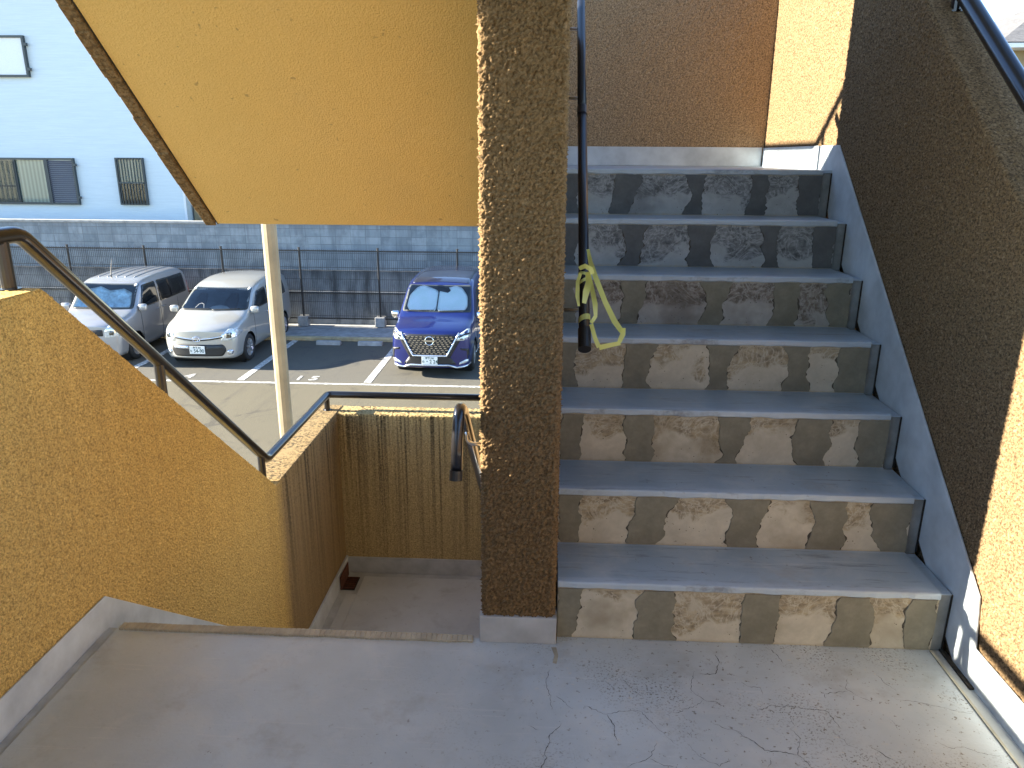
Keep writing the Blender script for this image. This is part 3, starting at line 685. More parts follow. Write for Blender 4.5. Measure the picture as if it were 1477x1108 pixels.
MB().box(SX0 + .02, SX1 - .02, 2.03, 3.5499, -2.9, -.01).build('core', M['stucco_back'], sp)
MB().box(SX0 + .002, SX1 - .002, 2.021, 3.548, -1.6, -.001).build('lower_skirt', M['skirt_dark'], sp)

# ------------------------------------------------------------------ ascending flight
PATCH = [[(0.044,0.122,0.046,0.115,0.046,0.094),(0.31,0.408,0.29,0.403,0.29,0.419),(0.625,0.721,0.618,0.72,0.612,0.724),(0.908,0.994,0.894,1.004,0.882,1.007),(1.115,1.196,1.104,1.2,1.117,1.195)],
[(0.049,0.125,0.051,0.123,0.053,0.11),(0.312,0.437,0.296,0.407,0.286,0.378),(0.601,0.725,0.618,0.713,0.607,0.698),(0.868,0.995,0.882,0.986,0.879,0.983),(1.073,1.196,1.069,1.196,1.117,1.197)],
[(0.052,0.128,0.054,0.12,0.056,0.117),(0.28,0.382,0.289,0.381,0.288,0.376),(0.601,0.723,0.624,0.699,0.61,0.681),(0.882,0.997,0.869,0.996,0.896,0.992),(1.096,1.2,1.097,1.2,1.104,1.194)],
[(0.056,0.125,0.058,0.104,0.06,0.119),(0.298,0.419,0.29,0.383,0.286,0.4),(0.601,0.72,0.619,0.682,0.603,0.69),(0.878,0.985,0.909,0.977,0.897,0.988),(1.097,1.197,1.09,1.2,1.102,1.198)],
[(0.05,0.109,0.05,0.111,0.05,0.114),(0.297,0.394,0.296,0.376,0.276,0.362),(0.603,0.728,0.628,0.712,0.603,0.692),(0.884,0.994,0.892,0.989,0.893,0.986),(1.103,1.198,1.108,1.198,1.12,1.196)],
[(0.05,0.165,0.05,0.123,0.05,0.116),(0.289,0.408,0.328,0.392,0.302,0.377),(0.585,0.702,0.59,0.684,0.597,0.697),(0.882,0.979,0.909,0.958,0.909,0.978),(1.105,1.196,1.109,1.196,1.12,1.199)],
[(0.05,0.123,0.05,0.125,0.05,0.128),(0.29,0.405,0.283,0.382,0.271,0.356),(0.596,0.689,0.628,0.68,0.593,0.682),(0.89,0.962,0.892,0.964,0.875,0.958),(1.094,1.198,1.103,1.2,1.113,1.198)]]
fl_up = thing('stair_flight', 'ascending concrete stairs of seven steps with patched risers and grey treads', 'stairs', (.62, Y0, 0))
def wavy(p, h, sd, grow):
    xl = []; xr = []; n = 40
    for i in range(n + 1):
        t = i / n; z = .003 + (h - .006) * t
        def q(b, m, tt):   # bottom, mid, top
            return (b * (1 - t) ** 2 + (2 * m - .5 * b - .5 * tt) * 2 * t * (1 - t) + tt * t * t)
        l = q(p[4], p[2], p[0]); r = q(p[5], p[3], p[1])
        nl = .020 * mnoise.noise(Vector((sd, t * 3.2, 1))) + .005 * mnoise.noise(Vector((sd, t * 13, 5))) + .0016 * mnoise.noise(Vector((sd, t * 34, 8)))
        nr = .020 * mnoise.noise(Vector((sd + 9, t * 3.2, 1))) + .005 * mnoise.noise(Vector((sd + 9, t * 13, 5))) + .0016 * mnoise.noise(Vector((sd + 9, t * 34, 8)))
        gl = grow * (.15 + 1.9 * mnoise.noise(Vector((sd, t * 9, 3)))); gr_ = grow * (.15 + 1.9 * mnoise.noise(Vector((sd + 5, t * 9, 3))))
        l = max(SX1 + .002, l + nl - max(0, gl)); r = min(1.1975, r + nr + max(0, gr_))
        xl.append((l, z)); xr.append((r, z))
    return xl, xr
for i in range(7):
    y = Y0 + RUN * i; z0 = RISE * i; z1 = z0 + RISE; last = i == 6
    s = MB(); s.box(SX1, 1.198, y + .019, y + RUN + .018, z0, z1 - .0205)
    ye = y + (.05 if last else RUN + .004)
    nn = 60; top = []
    # tread slab with a slightly uneven, chipped nosing
    for j in range(nn):
        xa = SX1 + (1.198 - SX1) * j / nn; xb = SX1 + (1.198 - SX1) * (j + 1) / nn
        def ny(x): return y - .004 + .0035 * mnoise.noise(Vector((x * 11, i * 5.1, 0))) + .002 * mnoise.noise(Vector((x * 45, i * 5.1, 3)))
        def nz(x): return z1 - .023 + .005 * mnoise.noise(Vector((x * 15, i * 3.3, 7)))
        vs = []
        for x in (xa, xb):
            a = ny(x); vs += [(x, a + .004, nz(x)), (x, a, nz(x) + .004), (x, a, z1 - .005), (x, a + .0018, z1 - .0015), (x, a + .006, z1), (x, ye, z1)]
        fs = [(q, q + 1, 7 + q, 6 + q) for q in range(5)]
        s.add(vs, [tuple(reversed(f)) for f in fs])
        s.add([(xa, ny(xa) + .004, nz(xa)), (xb, ny(xb) + .004, nz(xb)), (xb, y + .03, z1 - .024), (xa, y + .03, z1 - .024)], [(0, 3, 2, 1)])
    s.add([(1.198, y - .002, z1 - .02), (1.198, y + .01, z1 - .02), (1.198, ye, z1 - .02), (1.198, ye, z1), (1.198, y - .002, z1 - .003)], [(0, 1, 2, 3, 4)])
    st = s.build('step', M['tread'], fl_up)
    rs = MB(); rs.box(SX1 + .0005, 1.1978, 0, .018, .0005, RISE - .021)
    for kx, p in enumerate(PATCH[i]):
        for lay, gw in ((1, .0065), (2, 0)):
            l, r = wavy(p, RISE - .021, i * 7.3 + kx * 2.1, gw)
            yy = -.0008 if lay == 1 else -.0026
            n = len(l)
            vs = [(a[0], yy, a[1]) for a in l] + [(a[0], yy, a[1]) for a in r]
            fs = [(q, n + q, n + q + 1, q + 1) for q in range(n - 1)]
            if lay == 2:   # small rim thickness
                vs += [(a[0] - .0012, 0, a[1]) for a in l] + [(a[0] + .0012, 0, a[1]) for a in r]
                fs += [(q, q + 1, 2 * n + q + 1, 2 * n + q) for q in range(n - 1)] + [(n + q + 1, n + q, 3 * n + q, 3 * n + q + 1) for q in range(n - 1)]
            rs.add(vs, fs, {1: 1, 2: 2}[lay])
    base = M['riser_warm'] if i in (0, 1, 2, 3) else (M['riser_brown'] if i == 4 else M['riser_shaded'])
    ro = rs.build('riser', [base, M['mortar_rim'], M['mortar'] if i < 5 else M['mortar_shaded']], st, local=True)
    ro.location = (0, y, z0)
    gb = MB(); gb.box(1.1985, XR - .012, y + .012, y + RUN + .0115, z0 - .012, z1 - .013)
    gb.build('gutter_block', M['block'], st, bevel=.004)
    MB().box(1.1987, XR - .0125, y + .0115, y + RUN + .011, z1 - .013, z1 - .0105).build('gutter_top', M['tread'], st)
MB().prism_x([(Y0 + .03, -.02), (YL + .04, 1.19), (YL + .04, .98), (Y0 + .03, -.22)], SX1 + .001, 1.2495).build('slab', M['soffit'], fl_up)

# descending flight (mostly below the floor edge)
dn = thing('stair_flight', 'descending stairs dropping from the landing to the lower half landing at left', 'stairs', (-.8, 2.02, -1.4))
for i in range(7):
    y = 2.028 + RUN * i; z = -RISE * (i + 1)
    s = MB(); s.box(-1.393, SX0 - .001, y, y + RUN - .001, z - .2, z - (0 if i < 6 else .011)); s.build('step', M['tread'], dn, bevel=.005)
MB().prism_x([(2.03, -.45), (3.6, -1.72), (3.6, -1.63), (3.5, -1.62), (2.03, -.402)], -1.393, SX0 - .002).build('slab', M['soffit'], dn)

# flight above: soffit seen from below
up = thing('upper_stair_flight', 'tan painted sloping underside of the stairs above, at upper left', 'stairs', (-.86, 3.4, 1.15))
zs = lambda y: 1.15 + .868 * (3.40 - y)
MB().prism_x([(3.40, 1.15), (1.66, zs(1.66)), (1.66, zs(1.66) + .3), (3.40, 1.398), (3.52, 1.398), (3.52, 1.15)], -1.505, SX0 + .002).build('slab', M['soffit'], up)
for i in range(7):
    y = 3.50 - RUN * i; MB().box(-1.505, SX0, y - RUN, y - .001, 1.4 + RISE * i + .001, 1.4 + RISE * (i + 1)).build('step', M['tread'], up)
sd = MB()
ys = [1.66 + i * .0725 for i in range(25)]
for a in range(len(ys) - 1):                      # rough lower edge of the outer stucco skin
    j = random.uniform(-.004, .004); y0_, y1_ = ys[a], ys[a + 1] - .0015
    sd.prism_x([(y0_, zs(y0_) - .012 + j), (y1_, zs(y1_) - .012 + j), (y1_, zs(y1_) + .03), (y0_, zs(y0_) + .03)], -1.562 + random.uniform(-.003, .003), -1.512)
sd.build('edge_strip', M['stucco_edge'], up, bevel=.004)
MB().prism_x([(YF + .17, 1.2), (3.43, 1.175), (1.66, zs(1.66) + .02), (1.66, 4.2), (3.73, 2.49), (YF + .17, 2.49)], -1.556, -1.519).build('parapet', M['stucco_left'], up)
MB().tube([(-1.509, 3.41, 1.1485), (-1.509, 1.66, zs(1.66) - .0015)], .004, 6).build('drip_groove', M['joint_dark'], up)

# ------------------------------------------------------------------ handrails
RX = XL - .085
def rail_thing(label, path, posts, loc, name='parapet_handrail', r=.0235):
    t = thing(name, label, 'handrail', loc)
    MB().tube(arc_path(path, .035), r, 18).build('rail', M['rail'], t, smooth=True)
    for (x, y, z0, z1) in posts:
        MB().tube([(x, y, z0), (x, y, z1)], .019, 14).tube([(x, y, z0), (x, y, z0 + .006)], .03, 14).build('post', M['rail'], t, smooth=False)
    return t
rail_thing('dark bronze handrail on top of the left and far parapets', [(RX, -2.6, 1.235), (RX, 2.06, 1.235), (RX, 3.645, -.105), (RX, YF + .085, -.105), (XR, YF + .085, -.105)],
           [(RX, 1.985, 1.088, 1.235), (RX, .9, 1.088, 1.235), (RX, -.2, 1.088, 1.235), (RX, 2.70, .50, .69), (RX, 3.575, -.23, -.05), (RX, YF + .06, -.21, -.105), (-.2, YF + .085, -.21, -.105), (1.0, YF + .085, -.21, -.105)], (RX, 2, 1.09))
rail_thing('handrail on the parapet of the flight above, hidden by the soffit', [(-1.54, 1.66, 4.42), (-1.54, 3.83, 2.625), (-1.54, YF + .085, 2.625), (XR, YF + .085, 2.625)],
           [(-1.54, 3.74, 2.46, 2.68), (-1.54, 2.8, 3.22, 3.46), (-1.54, 4.7, 2.485, 2.62), (0, YF + .085, 2.485, 2.62)], (-1.5, 3.8, 2.5))
RRX = 1.345
rail_thing('thick black handrail on top of the right parapet against the sky', [(RRX, -2.6, 1.21), (RRX, 1.80, 1.21), (RRX, 3.62, 2.59), (RRX, YF + .085, 2.59)],
           [(RRX, 1.4, 1.088, 1.21), (RRX, 2.84, 1.92, 1.995), (RRX, 3.7, 2.485, 2.59), (RRX, .2, 1.088, 1.21)], (RRX, 2.7, 1.9), r=.027)
# inner rails fixed to the pillar wall
t = thing('wall_handrail', 'bronze handrail with hooked end fixed to the left face of the pillar', 'handrail', (-.243, 2.0, .7))
hx = -.243
hp = arc_path([(hx - .006, 1.935, .60), (hx - .004, 1.955, .70), (hx, 1.985, .775), (hx, 2.06, .745), (hx, 2.16, .655), (hx, 3.46, -.42)], .05)
MB().tube(hp, .0165, 16).build('rail', M['rail'], t, smooth=True)
MB().tube([(hx - .007, 1.930, .578), (hx - .006, 1.936, .606)], .0185, 16).build('end_cap', M['cap'], t, smooth=False)
for (y, z) in ((2.16, .645), (2.95, -.005), (3.38, -.36)):
    MB().tube(arc_path([(hx, y, z), (hx, y, z - .045), (SX0 + .02, y, z - .05)], .02), .006, 10).build('bracket', M['steel'], t, smooth=True)
t = thing('wall_handrail', 'black round handrail climbing the right face of the pillar, tape tied near its end', 'handrail', (.115, 2.3, .9))
hx = .115; zr = lambda y: .905 + .905 * (y - 2.29)
MB().tube([(hx, 2.305, zr(2.305)), (hx, 3.0755, zr(3.0755))], .0175, 18).tube([(hx, 3.079, zr(3.079)), (hx, 3.60, zr(3.60))], .0175, 18).build('rail', M['rail_black'], t, smooth=True)
MB().tube([(hx, 3.06, zr(3.06)), (hx, 3.095, zr(3.095))], .0195, 18).build('coupling', M['rail_black'], t)
MB().tube([(hx, 2.262, zr(2.262)), (hx, 2.318, zr(2.318))], .0205, 18).build('end_cap', M['cap'], t)
for y in (2.40, 3.17, 3.50):
    MB().tube(arc_path([(hx, y, zr(y)), (hx, y + .005, zr(y) - .03), (SX1 - .02, y + .005, zr(y) - .03)], .015), .0055, 10).build('bracket', M['steel'], t, smooth=True)

# yellow tape
tp = MB()
def strip(pts, w, m=0, tw=0):
    pts = [Vector(p) for p in pts]; W = []
    for i, p in enumerate(pts):
        d = (pts[min(i + 1, len(pts) - 1)] - pts[max(i - 1, 0)]).normalized()
        sd_ = d.cross(Vector((0, -1, 0))).normalized(); an = tw * math.sin(i * 1.7)
        sd_ = (Matrix.Rotation(an, 3, d) @ sd_); W.append(sd_ * .82 * (w[i] if isinstance(w, list) else w))
    # smooth resample
    P2 = []; W2 = []
    for i in range(len(pts) - 1):
        for k in range(4):
            tt = k / 4; P2.append(pts[i].lerp(pts[i + 1], tt)); W2.append(W[i].lerp(W[i + 1], tt))
    P2.append(pts[-1]); W2.append(W[-1]); tp.ribbon(P2, W2, m)
yy = 2.36
def wrap(y, n=18, w=.012, tilt=.3):
    c = Vector((hx, y, zr(y))); P = []; W = []
    ax = Vector((0, 1, .905)).normalized(); a = Vector((1, 0, 0)); b = ax.cross(a)
    for i in range(n + 1):
        an = 2 * math.pi * i / n; P.append(c + (a * math.cos(an) + b * math.sin(an)) * .0193 + ax * tilt * .02 * math.cos(an)); W.append(ax * w)
    tp.ribbon(P, W)
wrap(2.345, w=.011, tilt=.35); wrap(2.455, w=.007, tilt=.6); wrap(2.475, w=.006, tilt=-.3)
Y = 2.40
K = Vector((hx + .004, Y + .008, 1.040 + .06))
def px(x, z, y=Y): return (x, y, z)
# long loop hanging to the right
strip([px(.124, 1.165, 2.45), px(.131, 1.13, 2.40), px(.148, 1.085, 2.35), px(.176, 1.02, 2.31), px(.205, .965, 2.29), px(.228, .935, 2.28)], [.006, .009, .010, .010, .011, .010], tw=.3)
strip([px(.231, .945, 2.281), px(.232, .925, 2.281), px(.222, .900, 2.28)], [.011, .010, .008], tw=.2)
strip([px(.226, .898, 2.279), px(.195, .892, 2.275), px(.160, .884, 2.27)], [.008, .009, .010])
strip([px(.160, .885, 2.271), px(.146, .915, 2.275), px(.134, .955, 2.285)], [.009, .008, .008], tw=.2)
# bow tails at the knot
strip([px(.122, 1.105, 2.365), px(.126, 1.075, 2.355), px(.118, 1.045, 2.345), px(.112, 1.010, 2.335)], [.010, .014, .013, .009], tw=.5)
strip([px(.126, 1.095, 2.365), px(.137, 1.05, 2.345), px(.146, 1.01, 2.325), px(.148, .975, 2.31), px(.134, .955, 2.30)], [.007, .010, .010, .009, .007], tw=.6)
strip([px(.100, 1.10, 2.37), px(.091, 1.075, 2.36), px(.091, 1.03, 2.35), px(.096, 1.00, 2.34)], [.006, .008, .008, .005], tw=.5)
strip([px(.094, 1.115, 2.362), px(.112, 1.125, 2.352), px(.130, 1.115, 2.352), px(.136, 1.10, 2.354)], [.008, .010, .010, .008], tw=.3)
tape = tp.build('caution_tape', M['tape'], smooth=True)
tag(tape, 'strip of yellow plastic tape knotted and looped on the black handrail', 'tape')

# cream post standing outside the parapet
po = thing('steel_post', 'slim cream painted steel post rising from the car park beyond the parapet', 'post', (-2.43, 6.5, G))
MB().tube([(-2.43, 6.5, G + .012), (-2.43, 6.5, 3.4)], .064, 12).build('shaft', M['post_cream'], po, smooth=False, bevel=.004)
MB().box(-2.56, -2.30, 6.37, 6.63, G, G + .012).build('base_plate', M['post_cream'], po)

# ------------------------------------------------------------------ cars
def pchip(xs, ys, x):
    n = len(xs)
    if x <= xs[0]: return ys[0]
    if x >= xs[-1]: return ys[-1]
    i = max(j for j in range(n - 1) if xs[j] <= x)
    def dl(j): return (ys[j + 1] - ys[j]) / (xs[j + 1] - xs[j])
    def sl(j):
        if j == 0: return dl(0)
        if j == n - 1: return dl(n - 2)
        a, b = dl(j - 1), dl(j)
        return 0 if a * b <= 0 else 2 * a * b / (a + b)
    h = xs[i + 1] - xs[i]; t = (x - xs[i]) / h
    return ys[i] * (2 * t ** 3 - 3 * t ** 2 + 1) + h * sl(i) * (t ** 3 - 2 * t * t + t) + ys[i + 1] * (3 * t * t - 2 * t ** 3) + h * sl(i + 1) * (t ** 3 - t * t)

class Car:
    def __init__(s, name, label, cat, loc, rz, hw, L, st, body_mat, wy, wr=.31, zb=.2, bow=.16):
        s.root = thing(name, label, cat, loc, 'cars parked in the lot below', rz); s.hw = hw; s.L = L
        def prof(kind, w, zt, belt, zbo):
            if kind == 'h': return [(0, zbo), (.86 * w, zbo), (.97 * w, zbo + .1), (w, .6), (.985 * w, zt - .17), (.95 * w, zt - .07), (.84 * w, zt - .02), (.42 * w, zt + .01), (0, zt + .02)]
            return [(0, zbo), (.86 * w, zbo), (.97 * w, zbo + .1), (w, .6), (.985 * w, belt), (.90 * w, zt - .15), (.80 * w, zt - .03), (.45 * w, zt + .005), (0, zt + .015)]
        S = [(y, prof(k_, w * hw, zt, belt, zbo)) for (y, k_, w, zt, belt, zbo) in st]
        ysl = [q[0] for q in S]; n = 9
        def row(y):
            base = [(pchip(ysl, [q[1][j][0] for q in S], y), pchip(ysl, [q[1][j][1] for q in S], y)) for j in range(n)]
            out = []; ts = list(range(n))
            for k_ in range((n - 1) * 5 + 1):
                u = k_ / 5; out.append((pchip(ts, [b_[0] for b_ in base], u), pchip(ts, [b_[1] for b_ in base], u)))
            return out
        yy = []
        y = 0
        while y < L - 1e-6: yy.append(y); y += .025 if y < 2.2 else .06
        yy.append(L)
        rings = []
        r0 = row(0); cz = sum(p[1] for p in r0) / len(r0)
        for f in (.0, .3, .55, .75, .88, .96): rings.append((0, [(p[0] * f, cz + (p[1] - cz) * f) for p in r0]))
        for y in yy: rings.append((y, row(y)))
        rl = row(L)
        for f in (.96, .85, .6, .3, 0): rings.append((L, [(p[0] * f, cz + (p[1] - cz) * f) for p in rl]))
        def deform(x, y, z):
            k_ = max(0, 1 - y / .9); k2 = max(0, 1 - (L - y) / .6)
            y += bow * min(1.2, abs(x) / hw) ** 3 * k_ + .06 * max(0, z - .55) * k_
            y -= .10 * min(1.2, abs(x) / hw) ** 3 * k2 + .10 * max(0, z - 1.0) * k2
            return (x, y, z)
        vs = []; m_ = len(r0); W = 2 * m_ - 2
        for y, rr in rings:
            full = [(p[0], p[1]) for p in rr] + [(-p[0], p[1]) for p in rr[-2:0:-1]]
            vs += [deform(x, y, z) for x, z in full]
        fs = []
        for i in range(len(rings) - 1):
            for j in range(W):
                j2 = (j + 1) % W; fs.append((i * W + j, i * W + j2, (i + 1) * W + j2, (i + 1) * W + j))
        s.bvh = BVHTree.FromPolygons([Vector(v) for v in vs], fs)
        # wheel arches
        ar = wr + .055; vv = [list(v) for v in vs]; keep = []
        ins = [any(abs(v[0]) > .55 * hw and math.hypot(v[1] - w_, v[2] - wr) < ar for w_ in wy) for v in vs]
        for f in fs:
            if all(ins[i] for i in f): continue
            keep.append(f)
        used = set(i for f in keep for i in f)
        for i in used:
            if ins[i]:
                w_ = min(wy, key=lambda q: abs(q - vs[i][1])); dy = vs[i][1] - w_; dz = vs[i][2] - wr; d_ = math.hypot(dy, dz) or 1
                vv[i][1] = w_ + dy / d_ * ar; vv[i][2] = wr + dz / d_ * ar
        mb = MB(); mb.add(vv, keep); s.body = mb.build('body', body_mat, s.root, smooth=True, local=True)
        for w_ in wy:
            for sg in (-1, 1):
                wl = MB().lathe_x([(0, .001), (0, ar + .01), (sg * .30 * hw + sg * .12, ar + .01)], sg * hw * .5, w_, wr, 28)
                wl.build('wheel_well', M['black'], s.root, local=True)
        MB().box(-hw * .8, hw * .8, .35, L - .3, .17, .205).build('underside', M['black'], s.root, local=True)
        for w_ in wy:
            for sg in (-1, 1):
                x = sg * (hw - .105)
                wh = MB().lathe_x([(-.095, .55 * wr), (-.095, .9 * wr), (-.075, wr), (.075, wr), (.095, .9 * wr), (.098, .72 * wr), (.085, .66 * wr)], x, w_, wr, 30).build('wheel', M['tyre'], s.root, smooth=True, local=True)
                rm = MB().lathe_x([(sg * .05, .001), (sg * .05, .5 * wr), (sg * .085, .67 * wr), (sg * .03, .69 * wr)], x, w_, wr, 30)
                for k_ in range(9):
                    a = 2 * math.pi * k_ / 9; ca, sa = math.cos(a), math.sin(a)
                    p = [Vector((x + sg * .085, w_ + ca * q * wr - sa * w2, wr + sa * q * wr + ca * w2)) for q, w2 in ((.12, -.018), (.12, .018), (.64, .022), (.64, -.022))]
                    rm.add(p + [v - Vector((sg * .03, 0, 0)) for v in p], [(0, 1, 2, 3), (0, 4, 5, 1), (1, 5, 6, 2), (2, 6, 7, 3), (3, 7, 4, 0)], 0)
                rm.lathe_x([(sg * .094, .001), (sg * .092, .16 * wr), (sg * .06, .18 * wr)], x, w_, wr, 16)
                rm.build('rim', M['rim'], wh, local=True)
    def ray(s, mode, a, b):
        if mode == 'f': o, d = Vector((a, -3, b)), Vector((0, 1, 0))
        elif mode == 'r': o, d = Vector((3, a, b)), Vector((-1, 0, 0))
        elif mode == 'l': o, d = Vector((-3, a, b)), Vector((1, 0, 0))
        else: o, d = Vector((a, b, 4)), Vector((0, 0, -1))
        h = s.bvh.ray_cast(o, d); 
        if h[0] is None: return None
        nrm = h[1] if h[1].dot(d) < 0 else -h[1]
        return h[0], nrm
    def decal(s, name, mode, poly, mat, off=.004, step=.06, parent=None, thick=.004, rnd=0):
        if rnd:
            pts = arc_path([Vector((*p, 0)) for p in (poly + poly[:2])], rnd, 4)
            n1 = 1 + 5 * 0; pts = pts[1:-1]
            poly = []
            for p in pts:
                if not poly or math.dist((p.x, p.y), poly[-1]) > 1e-4: poly.append((p.x, p.y))
            if math.dist(poly[0], poly[-1]) < 1e-4: poly.pop()
        bd = []
        for i, p in enumerate(poly):
            q = poly[(i + 1) % len(poly)]; n = max(1, int(math.dist(p, q) / step))
            for k_ in range(n): bd.append((p[0] + (q[0] - p[0]) * k_ / n, p[1] + (q[1] - p[1]) * k_ / n))
        x0, x1 = min(p[0] for p in bd), max(p[0] for p in bd); z0, z1 = min(p[1] for p in bd), max(p[1] for p in bd)
        pts = [Vector(p) for p in bd]; nb = len(bd)
        def inside(x, z):
            c = False
            for i in range(nb):
                a, b_ = bd[i], bd[i - 1]
                if (a[1] > z) != (b_[1] > z) and x < (b_[0] - a[0]) * (z - a[1]) / (b_[1] - a[1]) + a[0]: c = not c
            return c
        x = x0 + step / 2
        while x < x1:
            z = z0 + step / 2
            while z < z1:
                if inside(x, z) and min(math.dist((x, z), p) for p in bd) > step * .4: pts.append(Vector((x, z)))
                z += step
            x += step
        r = delaunay_2d_cdt(pts, [(i, (i + 1) % nb) for i in range(nb)], [], 1, 1e-5)
        V = []; ok = []
        for p in r[0]:
            h = s.ray(mode, p.x, p.y)
            if h is None: V.append((0, 0, 0)); ok.append(False)
            else: V.append(tuple(h[0] + h[1] * off)); ok.append(True)
        F = []
        for f in r[2]:
            if all(ok[i] for i in f):
                a, b_, c = (Vector(V[i]) for i in f[:3]); nn = (b_ - a).cross(c - a)
                ref = {'f': Vector((0, -1, 0)), 'r': Vector((1, 0, 0)), 'l': Vector((-1, 0, 0)), 't': Vector((0, 0, 1))}[mode]
                F.append(tuple(f) if nn.dot(ref) > 0 else tuple(reversed(f)))
        mb = MB(); mb.add(V, F)
        return mb.build(name, mat, parent or s.root, smooth=True, local=True, solid=thick)
    def line(s, name, mode, pts, r, mat, off=.004, step=.05, parent=None):
        P = []
        for a, b_ in zip(pts[:-1], pts[1:]):
            n = max(1, int(math.dist(a, b_) / step))
            for k_ in range(n): P.append((a[0] + (b_[0] - a[0]) * k_ / n, a[1] + (b_[1] - a[1]) * k_ / n))
        P.append(pts[-1]); Q = []
        for p in P:
            h = s.ray(mode, *p)
            if h: Q.append(h[0] + h[1] * off)
        if len(Q) > 1: return MB().tube(Q, r, 6).build(name, mat, parent or s.root, smooth=True, local=True)
    def mirror(s, y, z, mat):
        for sg in (-1, 1):
            x = sg * (s.hw + .03)
            mb = MB(); vs = []; fs = []; nu, nv = 14, 8
            for i in range(nv + 1):
                ph = math.pi * i / nv
                for j in range(nu):
                    th = 2 * math.pi * j / nu
                    c = lambda t: math.copysign(abs(math.cos(t)) ** .6, math.cos(t)); sn = lambda t: math.copysign(abs(math.sin(t)) ** .6, math.sin(t))
                    vs.append((x + sg * .05 + .095 * sn(ph) * c(th), y + .06 * sn(ph) * sn(th), z + .085 * c(ph)))
            for i in range(nv):
                for j in range(nu): fs.append((i * nu + j, (i + 1) * nu + j, (i + 1) * nu + (j + 1) % nu, i * nu + (j + 1) % nu))
            mb.add(vs, fs); mb.tube([(x - sg * .11, y + .02, z - .07), (x, y + .01, z - .05)], .02, 8)
            mb.build('mirror', mat, s.root, smooth=True, local=True)
    def plate(s, z, top, main, kana, yoff=.03):
        h = s.ray('f', 0, z); y = h[0].y - yoff
        p = MB().box(-.165, .165, y, y + .012, z - .083, z + .083).build('licence_plate', M['plate'], s.root, local=True, bevel=.003)
        ink = MB()
        for body, size, cx, cz, sx in ((top, .05, .0, .052, .95), (main, .112, .035, -.022, .88), (kana, .06, -.132, -.025, .9)):
            vs, fs = text_mesh(body, size, bold=.002, sx=sx)
            ink.add([(cx + a, y - .0015, z + cz + b_) for a, b_ in vs], fs)
        ink.build('plate_writing', M['plate_ink'], p, local=True)
        return y

# -- blue van
van = Car('blue_van', 'deep blue van with a pale sunshade inside its windscreen, facing the stairs', 'van', (-2.43, 14.92, G), R(-1.0), .85, 4.25,
          [(0, 'h', .90, .92, 1, .25), (.06, 'h', .955, .98, 1, .21), (.3, 'h', .985, 1.05, 1, .2), (.75, 'h', 1.0, 1.13, 1, .2), (.92, 'h', 1.0, 1.20, 1.02, .2), (1.62, 'c', 1.0, 1.72, 1.04, .2), (2.0, 'c', 1.0, 1.80, 1.04, .2), (2.9, 'c', 1.0, 1.83, 1.04, .2), (3.9, 'c', .985, 1.80, 1.05, .22), (4.25, 'c', .95, 1.72, 1.05, .28)],
          M['blue'], (.86, 3.40), .32)
van.decal('roof_panel', 't', [(-.64, 1.66), (.64, 1.66), (.66, 4.1), (-.66, 4.1)], M['blue_dark'], rnd=.08)
ws = van.decal('windscreen_surround', 'f', [(-.755, 1.215), (.755, 1.215), (.69, 1.70), (-.69, 1.70)], M['interior'], .003, rnd=.05)
for sg in (-1, 1):
    van.decal('sunshade', 'f', [(sg * .012, 1.235), (sg * .60, 1.235), (sg * .66, 1.30), (sg * .64, 1.50), (sg * .50, 1.655), (sg * .36, 1.69), (sg * .22, 1.66), (sg * .012, 1.60)], M['shade'], .007, .05, ws, rnd=.05)
van.decal('rear_view_mirror', 'f', [(-.03, 1.60), (.20, 1.56), (.26, 1.60), (.20, 1.66), (.02, 1.70), (-.06, 1.69)], M['black'], .011, .04, ws, rnd=.02)
van.decal('windscreen', 'f', [(-.735, 1.235), (.735, 1.235), (.68, 1.69), (-.68, 1.69)], M['glass_car'], .017, .06, thick=0, rnd=.05)
van.line('wiper', 'f', [(-.66, 1.22), (-.05, 1.235)], .009, M['black'], .024); van.line('wiper', 'f', [(.05, 1.22), (.62, 1.235)], .009, M['black'], .024)
# grille with chrome dashes
gl = van.decal('grille', 'f', [(-.55, .93), (.55, .93), (.33, .50), (-.33, .50)], M['black'], .004)
ds = MB()
for rI in range(10):
    z = .53 + rI * .039; half = .33 + (z - .50) / .43 * .21 - .03
    nD = int(2 * half / .085)
    for j in range(nD + 1):
        x = -half + (j + (.5 if rI % 2 else 0)) * (2 * half) / max(1, nD)
        if abs(x) > half: continue
        if math.hypot(x, (z - .80)) < .105: continue
        h = van.ray('f', x, z)
        if h: y = h[0].y - .008; ds.box(x - .026, x + .026, y - .006, y, z - .008, z + .008)
ds.build('grille_dashes', M['chrome'], gl, local=True)
van.line('grille_bar', 'f', [(-.60, .95), (-.355, .485), (.355, .485), (.60, .95)], .020, M['silver_trim'], .010)
hy = van.ray('f', 0, .80)[0].y
em = MB(); ring = [(.088 * math.cos(2 * math.pi * i / 24), hy - .016, .80 + .088 * math.sin(2 * math.pi * i / 24)) for i in range(25)]
em.tube(ring, .011, 8, caps=False); em.box(-.115, .115, hy - .03, hy - .012, .783, .817); em.build('emblem', M['chrome'], van.root, local=True, smooth=False)
